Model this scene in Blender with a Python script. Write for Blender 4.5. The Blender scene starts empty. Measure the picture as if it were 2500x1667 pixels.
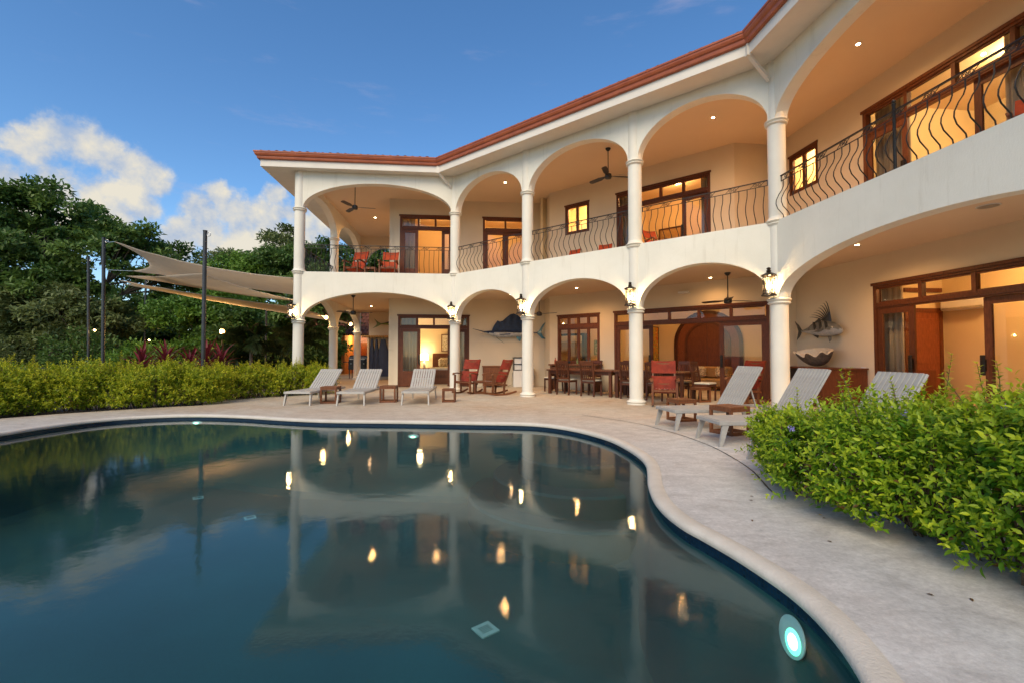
import bpy, bmesh, math, random
import numpy as np
from mathutils import Matrix, Vector
R = math.radians
random.seed(7)
rng = np.random.default_rng(11)
scene = bpy.context.scene
COL = scene.collection

# ------------------------------------------------------------------ camera
cam_data = bpy.data.cameras.new('camera'); cam = bpy.data.objects.new('camera', cam_data); COL.objects.link(cam)
cam_data.lens = 16.0; cam_data.sensor_width = 36.0; cam_data.clip_end = 3000; cam_data.clip_start = 0.05
cam.location = (0, 0, 1.2); cam.rotation_euler = (R(90 + 1.6786), 0, 0)
scene.camera = cam

# ------------------------------------------------------------------ light, sky, exposure
SUN_EL, SUN_AZ = 40.0, 199.0        # degrees above the horizon; compass from +Y (forward), so the dusk glow is behind the camera
scene.view_settings.view_transform = 'Standard'; scene.view_settings.look = 'None'
scene.view_settings.exposure = 0.85; scene.view_settings.gamma = 1.0
scene.cycles.use_denoising = True
scene.cycles.max_bounces = 7; scene.cycles.diffuse_bounces = 4; scene.cycles.transparent_max_bounces = 14
scene.cycles.sample_clamp_indirect = 6.0; scene.cycles.caustics_reflective = False; scene.cycles.caustics_refractive = False
sd = bpy.data.lights.new('dusk_sun', 'SUN'); sd.energy = 1.85; sd.angle = R(40); sd.color = (1.0, 0.835, 0.57)
so = bpy.data.objects.new('dusk_sun', sd); COL.objects.link(so)
sdir = Vector((math.sin(R(SUN_AZ)) * math.cos(R(SUN_EL)), math.cos(R(SUN_AZ)) * math.cos(R(SUN_EL)), math.sin(R(SUN_EL))))
so.rotation_euler = (-sdir).to_track_quat('-Z', 'Y').to_euler()

F = 1111.1
def pray(x, y):                      # photo pixel (2352 wide) -> unit direction, only used to place clouds in the sky
    p = R(1.6786); a = (x * 1.06293 - 1250) / F; b = (833.5 - y * 1.06293) / F
    return Vector((a, math.cos(p) - b * math.sin(p), math.sin(p) + b * math.cos(p))).normalized()

def build_world():
    w = bpy.data.worlds.new('World'); scene.world = w; w.use_nodes = True
    nt = w.node_tree; nt.nodes.clear(); N = nt.nodes.new; LK = nt.links.new
    out = N('ShaderNodeOutputWorld'); bg = N('ShaderNodeBackground'); bg.inputs['Strength'].default_value = 0.105
    sky = N('ShaderNodeTexSky'); sky.sky_type = 'NISHITA'; sky.sun_disc = False
    sky.sun_elevation = R(SUN_EL); sky.sun_rotation = R(SUN_AZ); sky.air_density = 1.0; sky.dust_density = 0.2; sky.ozone_density = 3.0
    hs = N('ShaderNodeHueSaturation'); hs.inputs['Saturation'].default_value = 1.19; hs.inputs['Value'].default_value = 1.0
    LK(sky.outputs[0], hs.inputs['Color'])
    tc = N('ShaderNodeTexCoord'); d = tc.outputs['Generated']
    def math_(op, a, b=None, c=None, clamp=False):
        n = N('ShaderNodeMath'); n.operation = op; n.use_clamp = clamp
        for i, v in enumerate((a, b, c)):
            if v is None: continue
            if isinstance(v, (int, float)): n.inputs[i].default_value = v
            else: LK(v, n.inputs[i])
        return n.outputs[0]
    def noise(scale, detail, vec, rough=0.55, off=None):
        n = N('ShaderNodeTexNoise'); n.inputs['Scale'].default_value = scale; n.inputs['Detail'].default_value = detail; n.inputs['Roughness'].default_value = rough
        if off is not None:
            va = N('ShaderNodeVectorMath'); va.operation = 'ADD'; LK(vec, va.inputs[0]); va.inputs[1].default_value = off; vec = va.outputs[0]
        LK(vec, n.inputs['Vector']); return n.outputs['Fac']
    blobs = [(70,335,80),(130,310,72),(195,335,88),(262,372,80),(315,385,62),(352,395,46),(30,425,95),(130,430,95),(215,445,85),(300,440,66),(366,430,34),
             (70,500,90),(170,520,85),(260,500,70),(325,480,48),
             (505,452,44),(470,492,60),(535,490,62),(632,448,32),(600,500,60),(650,490,46),(425,525,40),(480,535,66),(560,545,74),(640,540,70),(700,545,60),(410,560,60),(760,520,60),(690,590,80),(580,590,80)]
    # the same broken cumulus goes on round the horizon outside the picture
    rr = random.Random(3); extra = []
    for k in range(8):
        az = R(70 + k * 28); el = R(rr.uniform(6, 24)); extra.append((Vector((math.sin(az)*math.cos(el), math.cos(az)*math.cos(el), math.sin(el))), rr.uniform(.04, .10)))
    cen = [(pray(x, y), r / 1045.0 * (1.0 / (1 + ((x-1176)/1045.0)**2)) * 1.03) for x, y, r in blobs] + extra
    field = None
    for c, r in cen:
        vd = N('ShaderNodeVectorMath'); vd.operation = 'DISTANCE'; LK(d, vd.inputs[0]); vd.inputs[1].default_value = c
        v = math_('MULTIPLY_ADD', vd.outputs['Value'], -1.0 / r, 1.0)
        field = v if field is None else math_('SMOOTH_MAX', field, v, 0.35)
    fb = noise(11.0, 9.0, d, .6); fb2 = noise(11.0, 9.0, d, .6, (-.012, 0.0, .030)); fine = noise(34.0, 6.0, d, .6)
    f1 = math_('MULTIPLY_ADD', math_('SUBTRACT', fb, 0.5), 2.3, field)
    f1 = math_('MULTIPLY_ADD', math_('SUBTRACT', fine, 0.5), 0.55, f1)
    ss = N('ShaderNodeMapRange'); ss.interpolation_type = 'SMOOTHSTEP'; LK(f1, ss.inputs['Value'])
    ss.inputs['From Min'].default_value = -0.05; ss.inputs['From Max'].default_value = 0.52
    alpha = math_('MULTIPLY', ss.outputs[0], 0.96)
    # thin high wisps
    mp = N('ShaderNodeMapping'); LK(d, mp.inputs['Vector']); mp.inputs['Rotation'].default_value = (0, R(38), R(12)); mp.inputs['Scale'].default_value = (2.2, 3.0, 11.0)
    wz = noise(1.6, 7.0, mp.outputs[0], .62)
    wr = N('ShaderNodeMapRange'); wr.interpolation_type = 'SMOOTHSTEP'; LK(wz, wr.inputs['Value']); wr.inputs['From Min'].default_value = .55; wr.inputs['From Max'].default_value = .80; wr.inputs['To Max'].default_value = .34
    lit = math_('MULTIPLY_ADD', math_('SUBTRACT', fb, fb2), 3.4, 0.58)
    lit = math_('MULTIPLY_ADD', math_('SUBTRACT', f1, 0.4), 0.30, lit, True)
    cm = N('ShaderNodeMix'); cm.data_type = 'RGBA'; LK(lit, cm.inputs['Factor'])
    cm.inputs['A'].default_value = (2.1, 2.65, 3.6, 1); cm.inputs['B'].default_value = (4.5, 4.15, 3.4, 1)
    m0 = N('ShaderNodeMix'); m0.data_type = 'RGBA'; LK(wr.outputs[0], m0.inputs['Factor']); LK(hs.outputs[0], m0.inputs['A']); m0.inputs['B'].default_value = (3.1, 2.75, 3.5, 1)
    m1 = N('ShaderNodeMix'); m1.data_type = 'RGBA'; LK(alpha, m1.inputs['Factor']); LK(m0.outputs['Result'], m1.inputs['A']); LK(cm.outputs['Result'], m1.inputs['B'])
    LK(m1.outputs['Result'], bg.inputs['Color']); LK(bg.outputs[0], out.inputs['Surface'])
build_world()
scene.world.cycles.sampling_method = 'MANUAL'; scene.world.cycles.sample_map_resolution = 256

# ------------------------------------------------------------------ materials
MATS = {}
def _mat(name):
    m = bpy.data.materials.new(name); m.use_nodes = True; nt = m.node_tree
    b = nt.nodes['Principled BSDF']; MATS[name] = m
    return m, nt, b
def _n(nt, t, **kw):
    n = nt.nodes.new(t)
    for k, v in kw.items():
        if hasattr(n, k) and k not in n.inputs: setattr(n, k, v)
        else: n.inputs[k].default_value = v
    return n
def _coord(nt, kind='Object', scale=(1, 1, 1)):
    tc = _n(nt, 'ShaderNodeTexCoord'); mp = _n(nt, 'ShaderNodeMapping'); mp.inputs['Scale'].default_value = scale
    nt.links.new(tc.outputs[kind], mp.inputs['Vector']); return mp.outputs[0]
def simple(name, c, rough=.5, c2=None, nscale=8, bump=0, bscale=60, metal=0, spec=.5, scale=(1, 1, 1), detail=5, coat=0, bdist=.01, contrast=(.35, .65)):
    m, nt, b = _mat(name); L = nt.links.new
    b.inputs['Roughness'].default_value = rough; b.inputs['Metallic'].default_value = metal; b.inputs['Specular IOR Level'].default_value = spec
    b.inputs['Coat Weight'].default_value = coat; b.inputs['Coat Roughness'].default_value = .15
    v = _coord(nt, 'Object', scale)
    if c2 is None: c2 = tuple(x * .82 for x in c)
    n = _n(nt, 'ShaderNodeTexNoise', Scale=nscale, Detail=detail, Roughness=.6); L(v, n.inputs['Vector'])
    r = _n(nt, 'ShaderNodeValToRGB'); r.color_ramp.elements[0].position, r.color_ramp.elements[1].position = contrast
    r.color_ramp.elements[0].color = (*c2, 1); r.color_ramp.elements[1].color = (*c, 1)
    L(n.outputs['Fac'], r.inputs[0]); L(r.outputs[0], b.inputs['Base Color'])
    if bump:
        n2 = _n(nt, 'ShaderNodeTexNoise', Scale=bscale, Detail=4, Roughness=.6); L(v, n2.inputs['Vector'])
        bm = _n(nt, 'ShaderNodeBump', Strength=bump, Distance=bdist); L(n2.outputs['Fac'], bm.inputs['Height']); L(bm.outputs[0], b.inputs['Normal'])
    return m
def wood(name, c, c2, rough=.35, scale=(6, 6, 1.2), coat=.15):
    m, nt, b = _mat(name); L = nt.links.new
    b.inputs['Roughness'].default_value = rough; b.inputs['Specular IOR Level'].default_value = .28
    v = _coord(nt, 'Object', scale)
    n = _n(nt, 'ShaderNodeTexNoise', Scale=6, Detail=7, Roughness=.65, Distortion=.6); L(v, n.inputs['Vector'])
    r = _n(nt, 'ShaderNodeValToRGB'); e = r.color_ramp.elements
    e[0].position, e[1].position = .3, .72; e[0].color = (*c2, 1); e[1].color = (*c, 1)
    L(n.outputs['Fac'], r.inputs[0])
    oi = _n(nt, 'ShaderNodeObjectInfo'); hv = _n(nt, 'ShaderNodeHueSaturation'); mr = _n(nt, 'ShaderNodeMapRange'); L(oi.outputs['Random'], mr.inputs['Value'])
    mr.inputs['To Min'].default_value = .8; mr.inputs['To Max'].default_value = 1.25; L(mr.outputs[0], hv.inputs['Value']); L(r.outputs[0], hv.inputs['Color']); L(hv.outputs[0], b.inputs['Base Color'])
    bm = _n(nt, 'ShaderNodeBump', Strength=.25, Distance=.003); L(n.outputs['Fac'], bm.inputs['Height']); L(bm.outputs[0], b.inputs['Normal'])
    return m
def emit(name, c, s):
    m, nt, b = _mat(name); b.inputs['Base Color'].default_value = (.8, .8, .8, 1)
    b.inputs['Emission Color'].default_value = (*c, 1); b.inputs['Emission Strength'].default_value = s
    return m
def glass(name, tint=(.95, .96, .95), gl=1.0, rough=.02):
    m, nt, b = _mat(name); L = nt.links.new; nt.nodes.remove(b); out = nt.nodes['Material Output']
    t = _n(nt, 'ShaderNodeBsdfTransparent'); t.inputs[0].default_value = (*tint, 1)
    g = _n(nt, 'ShaderNodeBsdfGlossy'); g.inputs['Roughness'].default_value = rough
    fr = _n(nt, 'ShaderNodeFresnel', IOR=1.5); ge = _n(nt, 'ShaderNodeNewGeometry'); fb = _n(nt, 'ShaderNodeMath', operation='SUBTRACT'); fb.inputs[0].default_value = gl * 1.5; fb.use_clamp = False; sc_ = _n(nt, 'ShaderNodeMath', operation='MULTIPLY'); sc_.inputs[1].default_value = gl * 1.5; L(ge.outputs['Backfacing'], sc_.inputs[0]); L(sc_.outputs[0], fb.inputs[1]); mu = _n(nt, 'ShaderNodeMath', operation='MULTIPLY'); L(fr.outputs[0], mu.inputs[0]); L(fb.outputs[0], mu.inputs[1])
    mx = _n(nt, 'ShaderNodeMixShader'); L(mu.outputs[0], mx.inputs[0]); L(t.outputs[0], mx.inputs[1]); L(g.outputs[0], mx.inputs[2]); L(mx.outputs[0], out.inputs[0])
    return m
def leafmat(name, young, old, trans=.35, rough=.45):
    m, nt, b = _mat(name); L = nt.links.new; out = nt.nodes['Material Output']
    at = _n(nt, 'ShaderNodeAttribute'); at.attribute_name = 'tint'
    r = _n(nt, 'ShaderNodeValToRGB'); e = r.color_ramp.elements; e[0].color = (*old, 1); e[1].color = (*young, 1); e[0].position = .05; e[1].position = .95
    br = e.new(.012); br.color = (.16, .085, .03, 1)
    L(at.outputs['Fac'], r.inputs[0]); L(r.outputs[0], b.inputs['Base Color']); b.inputs['Roughness'].default_value = rough; b.inputs['Specular IOR Level'].default_value = .35
    t = _n(nt, 'ShaderNodeBsdfTranslucent'); L(r.outputs[0], t.inputs['Color'])
    mx = _n(nt, 'ShaderNodeMixShader'); mx.inputs[0].default_value = trans; L(b.outputs[0], mx.inputs[1]); L(t.outputs[0], mx.inputs[2]); L(mx.outputs[0], out.inputs[0])
    return m

def stucco(name, c, c2, bscale=120, bump=.24):
    m = simple(name, c, .85, c2, 1.1, 0, spec=.2, contrast=(.25, .6)); nt = m.node_tree; b = nt.nodes['Principled BSDF']; L = nt.links.new
    v = _coord(nt, 'Object', (1, 1, .55))
    n = _n(nt, 'ShaderNodeTexNoise', Scale=bscale, Detail=5, Roughness=.65); L(v, n.inputs['Vector'])
    v2 = _coord(nt, 'Object', (1, 1, .35)); n2 = _n(nt, 'ShaderNodeTexVoronoi', Scale=bscale * .35); L(v2, n2.inputs['Vector'])
    ad = _n(nt, 'ShaderNodeMath', operation='MULTIPLY_ADD'); ad.inputs[1].default_value = .5; L(n2.outputs['Distance'], ad.inputs[0]); L(n.outputs['Fac'], ad.inputs[2])
    bm = _n(nt, 'ShaderNodeBump', Strength=bump, Distance=.012); L(ad.outputs[0], bm.inputs['Height']); L(bm.outputs[0], b.inputs['Normal'])
    # rain streaks and dirt with a shape of their own
    v3 = _coord(nt, 'Object', (5.5, 5.5, .45)); s = _n(nt, 'ShaderNodeTexNoise', Scale=1.4, Detail=6, Roughness=.65); L(v3, s.inputs['Vector'])
    rp = _n(nt, 'ShaderNodeValToRGB'); e = rp.color_ramp.elements; e[0].position = .56; e[1].position = .80; e[0].color = (1, 1, 1, 1); e[1].color = (.80, .78, .74, 1); L(s.outputs['Fac'], rp.inputs[0])
    src = b.inputs['Base Color'].links[0].from_socket; mx = _n(nt, 'ShaderNodeMix', data_type='RGBA', blend_type='MULTIPLY'); mx.inputs['Factor'].default_value = .8
    L(src, mx.inputs['A']); L(rp.outputs[0], mx.inputs['B']); L(mx.outputs['Result'], b.inputs['Base Color'])
    return m
stucco('stucco', (.79, .742, .63), (.72, .672, .56))
simple('column_paint', (.77, .722, .62), .55, (.71, .66, .56), 1.5, .12, 25, spec=.3)
simple('wall_paint', (.71, .595, .435), .75, (.67, .555, .40), .8, .12, 30, spec=.2)  # warm lamplight of the veranda mixed into the even wall colour
simple('ceiling_paint', (.74, .565, .385), .8, (.71, .535, .36), .7, .08, 20, spec=.2)  # orange lamp glow mixed into the even ceiling colour
simple('fascia_paint', (.74, .68, .59), .55, (.68, .62, .54), 2, .1, 20, spec=.3)
simple('room_wall', (.78, .62, .38), .8, (.74, .58, .35), .8, 0, spec=.2)
simple('gutter_paint', (.40, .105, .040), .38, (.30, .072, .028), 3, .08, 40, spec=.4)
simple('roof_clay', (.34, .115, .06), .8, (.16, .06, .04), 5, .3, 40)
wood('door_wood', (.165, .050, .017), (.080, .023, .009), .45)
wood('red_wood', (.25, .075, .028), (.13, .036, .014), .35)
wood('teak', (.215, .078, .030), (.105, .036, .015), .5)
wood('table_wood', (.118, .037, .015), (.055, .018, .009), .42)
simple('leather_red', (.26, .032, .014), .62, (.15, .018, .009), 6, .25, 45, spec=.16)
simple('leather_orange', (.46, .062, .016), .6, (.30, .036, .011), 5, .2, 45, spec=.18)
simple('lounger_white', (.48, .45, .405), .5, (.38, .355, .315), 12, .1, 60, scale=(1, 6, 1))
simple('lounger_grey', (.375, .36, .335), .5, (.30, .285, .265), 12, .1, 60, scale=(1, 6, 1))
simple('iron', (.020, .018, .017), .45, (.011, .010, .010), 20, .15, 90, metal=.3)
simple('bronze', (.045, .030, .020), .4, (.020, .014, .010), 25, .2, 60, metal=.6)
simple('fan_dark', (.022, .014, .010), .35, (.014, .009, .007), 10)
simple('post_steel', (.045, .047, .050), .42, (.030, .031, .034), 6, .05, 40, metal=.3)
simple('white_plastic', (.74, .73, .70), .35, (.70, .69, .66), 4)
simple('black_plastic', (.018, .018, .020), .3, (.012, .012, .013), 6)
simple('steel', (.55, .55, .54), .28, (.45, .45, .44), 8, metal=.9)
simple('cushion_cream', (.66, .60, .48), .85, (.58, .52, .41), 20, .3, 120)
simple('bed_linen', (.76, .71, .60), .85, (.68, .63, .52), 5, .4, 12)
simple('curtain', (.42, .36, .28), .85, (.30, .25, .19), 3, scale=(14, 14, .2))
simple('navy_cloth', (.026, .045, .105), .75, (.016, .028, .07), 4, .3, 60)
simple('wicker', (.46, .28, .10), .7, (.28, .15, .05), 40, .6, 80)
simple('bark', (.13, .10, .075), .9, (.06, .045, .035), 9, .8, 30, scale=(1, 1, .35))
simple('twig', (.14, .09, .055), .9, (.08, .05, .03), 20)
simple('earth', (.10, .075, .05), .95, (.05, .04, .028), 4, .8, 40)
simple('hut_wall', (.60, .30, .10), .8, (.52, .25, .08), 3, .2, 40)
simple('lilac_paint', (.55, .42, .62), .7)
simple('fish_blue', (.011, .032, .095), .4, (.005, .013, .04), 7, .1, 60, spec=.25)
simple('fish_silver', (.46, .46, .45), .28, (.25, .27, .28), 9, .1, 60, coat=.4)
simple('fish_grey', (.22, .215, .19), .35, (.10, .10, .09), 6, .1, 60, coat=.3)
simple('fish_dark', (.035, .034, .030), .4, (.018, .018, .016), 9, coat=.3)
simple('fish_teal', (.02, .16, .22), .3, (.012, .06, .10), 8, coat=.4)
simple('fish_green', (.20, .24, .05), .35, (.08, .12, .03), 6, coat=.3)
simple('shell_in', (.78, .70, .56), .45, (.66, .57, .44), 8, .2, 30)
simple('shell_out', (.16, .115, .085), .8, (.075, .055, .042), 12, .8, 30)
simple('pool_lens', (.34, .44, .46), .4)
simple('drain_white', (.16, .30, .32), .5)
emit('bulb', (1.0, .66, .30), 60); emit('downlight_glow', (1.0, .74, .42), 40); emit('pool_glow', (.70, 1.0, .86), 2.4); emit('pool_halo', (.04, .85, .45), .9)
emit('ceiling_glow', (1.0, .68, .34), 9); emit('shade_glow', (1.0, .80, .46), 3.2); emit('flood_glow', (1.0, .55, .20), 7); emit('post_glow', (1.0, .44, .10), 9)
glass('pane', (.93, .93, .91)); glass('lantern_glass', (.98, .95, .88), .6)
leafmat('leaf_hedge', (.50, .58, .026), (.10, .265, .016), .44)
leafmat('leaf_hedge_far', (.64, .60, .028), (.20, .31, .016), .42)
leafmat('leaf_tree', (.17, .26, .052), (.05, .115, .026), .38)
leafmat('leaf_tree_bright', (.22, .36, .045), (.065, .16, .025), .38)
leafmat('leaf_tree_grey', (.24, .27, .085), (.095, .135, .042), .36)
leafmat('leaf_palm', (.060, .10, .030), (.020, .040, .014), .2)
leafmat('leaf_red', (.25, .030, .040), (.075, .016, .020), .25)
leafmat('petal_yellow', (.85, .52, .02), (.75, .38, .01), .3)
leafmat('leaf_dry', (.16, .085, .035), (.10, .05, .02), .2)
leafmat('petal_violet', (.46, .42, .85), (.34, .30, .72), .3)

def cloth_mat(name, c, tr=.35):
    m = simple(name, c, .9, tuple(x * .88 for x in c), 3, .25, 200, spec=.1); nt = m.node_tree; b = nt.nodes['Principled BSDF']; L = nt.links.new
    t = _n(nt, 'ShaderNodeBsdfTranslucent'); t.inputs[0].default_value = (*c, 1); mx = _n(nt, 'ShaderNodeMixShader'); mx.inputs[0].default_value = tr
    L(b.outputs[0], mx.inputs[1]); L(t.outputs[0], mx.inputs[2]); L(mx.outputs[0], nt.nodes['Material Output'].inputs[0]); return m
cloth_mat('sail_cloth', (.80, .71, .585), .5); cloth_mat('sheer', (.62, .56, .46), .5)

def deck_mat():
    m, nt, b = _mat('deck'); L = nt.links.new; v = _coord(nt, 'Object', (1, 1, 1))
    big = _n(nt, 'ShaderNodeTexNoise', Scale=.55, Detail=5, Roughness=.6); L(v, big.inputs['Vector'])
    r1 = _n(nt, 'ShaderNodeValToRGB'); e = r1.color_ramp.elements; e[0].position, e[1].position = .32, .68; e[0].color = (.51, .395, .285, 1); e[1].color = (.58, .53, .44, 1); L(big.outputs['Fac'], r1.inputs[0])
    v2 = _coord(nt, 'Object', (1.6, 2.6, 1)); st = _n(nt, 'ShaderNodeTexNoise', Scale=2.6, Detail=8, Roughness=.7, Distortion=.5); L(v2, st.inputs['Vector'])
    r2 = _n(nt, 'ShaderNodeValToRGB'); e = r2.color_ramp.elements; e[0].position, e[1].position = .34, .66; e[0].color = (.74, .69, .63, 1); e[1].color = (1.10, 1.09, 1.08, 1); L(st.outputs['Fac'], r2.inputs[0])
    fi = _n(nt, 'ShaderNodeTexNoise', Scale=30, Detail=8, Roughness=.8); L(v, fi.inputs['Vector'])
    r3 = _n(nt, 'ShaderNodeValToRGB'); e = r3.color_ramp.elements; e[0].position, e[1].position = .3, .7; e[0].color = (.70, .68, .66, 1); e[1].color = (1.18, 1.18, 1.18, 1); L(fi.outputs['Fac'], r3.inputs[0])
    a = _n(nt, 'ShaderNodeMix', data_type='RGBA', blend_type='MULTIPLY'); a.inputs['Factor'].default_value = .85; L(r1.outputs[0], a.inputs['A']); L(r2.outputs[0], a.inputs['B'])
    c = _n(nt, 'ShaderNodeMix', data_type='RGBA', blend_type='MULTIPLY'); c.inputs['Factor'].default_value = .9; L(a.outputs['Result'], c.inputs['A']); L(r3.outputs[0], c.inputs['B'])
    # greyer and slightly paler towards the front, full warm tint towards the house
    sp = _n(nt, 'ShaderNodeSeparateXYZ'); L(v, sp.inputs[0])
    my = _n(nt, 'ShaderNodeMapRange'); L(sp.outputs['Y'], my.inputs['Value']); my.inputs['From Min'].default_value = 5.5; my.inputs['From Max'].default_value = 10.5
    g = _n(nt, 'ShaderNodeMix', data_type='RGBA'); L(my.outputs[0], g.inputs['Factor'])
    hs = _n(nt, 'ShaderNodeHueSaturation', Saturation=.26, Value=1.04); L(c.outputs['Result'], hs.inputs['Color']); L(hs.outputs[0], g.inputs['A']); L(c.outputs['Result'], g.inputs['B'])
    # small dark stains
    vo = _n(nt, 'ShaderNodeTexVoronoi', Scale=1.1); L(v, vo.inputs['Vector']); rs = _n(nt, 'ShaderNodeValToRGB'); e = rs.color_ramp.elements; e[0].position, e[1].position = .012, .03; e[0].color = (.35, .27, .2, 1); e[1].color = (1, 1, 1, 1); L(vo.outputs['Distance'], rs.inputs[0])
    z = _n(nt, 'ShaderNodeMix', data_type='RGBA', blend_type='MULTIPLY'); z.inputs['Factor'].default_value = .8; L(g.outputs['Result'], z.inputs['A']); L(rs.outputs[0], z.inputs['B'])
    L(z.outputs['Result'], b.inputs['Base Color']); b.inputs['Roughness'].default_value = .72; b.inputs['Specular IOR Level'].default_value = .3
    ad = _n(nt, 'ShaderNodeMath', operation='MULTIPLY_ADD'); ad.inputs[1].default_value = 1.6; L(st.outputs['Fac'], ad.inputs[0]); L(fi.outputs['Fac'], ad.inputs[2])
    bm = _n(nt, 'ShaderNodeBump', Strength=.35, Distance=.008); L(ad.outputs[0], bm.inputs['Height']); L(bm.outputs[0], b.inputs['Normal'])
deck_mat()
simple('coping', (.60, .545, .47), .7, (.54, .485, .41), 5, .5, 60, spec=.3)
def pool_mats():
    m, nt, b = _mat('pool_plaster'); L = nt.links.new; v = _coord(nt, 'Object')
    n = _n(nt, 'ShaderNodeTexNoise', Scale=70, Detail=5, Roughness=.8); L(v, n.inputs['Vector']); n2 = _n(nt, 'ShaderNodeTexNoise', Scale=.8, Detail=3); L(v, n2.inputs['Vector'])
    r = _n(nt, 'ShaderNodeValToRGB'); e = r.color_ramp.elements; e[0].position, e[1].position = .25, .75; e[0].color = (.0025, .028, .034, 1); e[1].color = (.007, .062, .070, 1)
    ad = _n(nt, 'ShaderNodeMath', operation='MULTIPLY_ADD'); ad.inputs[1].default_value = .5; ad.inputs[2].default_value = 0; mm = _n(nt, 'ShaderNodeMath', operation='MULTIPLY_ADD'); mm.inputs[1].default_value = .5
    L(n.outputs['Fac'], ad.inputs[0]); L(n2.outputs['Fac'], mm.inputs[0]); L(ad.outputs[0], mm.inputs[2]); L(mm.outputs[0], r.inputs[0]); L(r.outputs[0], b.inputs['Base Color']); b.inputs['Roughness'].default_value = .9
    m, nt, b = _mat('pool_tile'); L = nt.links.new; v = _coord(nt, 'UV')
    br = _n(nt, 'ShaderNodeTexBrick', Scale=1.0); br.offset = 0; br.inputs['Brick Width'].default_value = .025; br.inputs['Row Height'].default_value = .025; br.inputs['Mortar Size'].default_value = .0016
    br.inputs['Color1'].default_value = (.005, .018, .045, 1); br.inputs['Color2'].default_value = (.010, .034, .075, 1); br.inputs['Mortar'].default_value = (.025, .03, .035, 1)
    L(v, br.inputs['Vector']); L(br.outputs['Color'], b.inputs['Base Color']); b.inputs['Roughness'].default_value = .2
    m, nt, b = _mat('water'); L = nt.links.new; nt.nodes.remove(b); out = nt.nodes['Material Output']
    v = _coord(nt, 'Object', (1, 1, 1)); n1 = _n(nt, 'ShaderNodeTexNoise', Scale=5.5, Detail=3, Roughness=.5); L(v, n1.inputs['Vector']); n2 = _n(nt, 'ShaderNodeTexNoise', Scale=55, Detail=3, Roughness=.6); L(v, n2.inputs['Vector'])
    ad = _n(nt, 'ShaderNodeMath', operation='MULTIPLY_ADD'); ad.inputs[1].default_value = .17; L(n2.outputs['Fac'], ad.inputs[0]); L(n1.outputs['Fac'], ad.inputs[2])
    bm = _n(nt, 'ShaderNodeBump', Strength=.058, Distance=.02); L(ad.outputs[0], bm.inputs['Height'])
    g = _n(nt, 'ShaderNodeBsdfGlossy'); g.inputs['Roughness'].default_value = .020; L(bm.outputs[0], g.inputs['Normal'])
    t = _n(nt, 'ShaderNodeBsdfTransparent'); t.inputs[0].default_value = (.80, .96, .97, 1)
    fr = _n(nt, 'ShaderNodeFresnel', IOR=1.333); L(bm.outputs[0], fr.inputs['Normal']); ge = _n(nt, 'ShaderNodeNewGeometry'); fb = _n(nt, 'ShaderNodeMath', operation='SUBTRACT'); fb.inputs[0].default_value = 1.0; L(ge.outputs['Backfacing'], fb.inputs[1]); mu = _n(nt, 'ShaderNodeMath', operation='MULTIPLY'); L(fr.outputs[0], mu.inputs[0]); L(fb.outputs[0], mu.inputs[1])
    mx = _n(nt, 'ShaderNodeMixShader'); L(mu.outputs[0], mx.inputs[0]); L(t.outputs[0], mx.inputs[1]); L(g.outputs[0], mx.inputs[2]); L(mx.outputs[0], out.inputs[0])
pool_mats()
def painting_mat(name, cols, scale, seed):
    m, nt, b = _mat(name); L = nt.links.new; v = _coord(nt, 'Object'); mp = _n(nt, 'ShaderNodeMapping'); mp.inputs['Location'].default_value = (seed, seed * 2.3, seed); L(v, mp.inputs['Vector'])
    n = _n(nt, 'ShaderNodeTexVoronoi', Scale=scale); n.distance = 'MINKOWSKI'; L(mp.outputs[0], n.inputs['Vector']); n2 = _n(nt, 'ShaderNodeTexNoise', Scale=scale * .8, Detail=3, Distortion=2.); L(mp.outputs[0], n2.inputs['Vector'])
    r = _n(nt, 'ShaderNodeValToRGB'); r.color_ramp.interpolation = 'CONSTANT'; els = r.color_ramp.elements
    while len(els) < len(cols): els.new(.5)
    for i, c in enumerate(cols): els[i].position = .28 + .44 * i / len(cols) if i else 0; els[i].color = (*c, 1)
    L(n2.outputs['Fac'], r.inputs[0]); L(r.outputs[0], b.inputs['Base Color']); b.inputs['Roughness'].default_value = .6
painting_mat('art_tropic', [(.05, .10, .03), (.30, .42, .08), (.75, .42, .04), (.60, .06, .02), (.85, .62, .10), (.12, .2, .06)], 7, 1.3)
painting_mat('art_green', [(.05, .12, .08), (.13, .25, .13), (.25, .32, .22), (.5, .42, .3)], 5, 4.1)
painting_mat('art_flower', [(.75, .68, .50), (.78, .70, .54), (.45, .38, .22), (.72, .66, .5)], 14, 7.7)
painting_mat('print_cushion', [(.72, .62, .42), (.70, .60, .40), (.20, .13, .06), (.66, .56, .38)], 22, 2.2)

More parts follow.
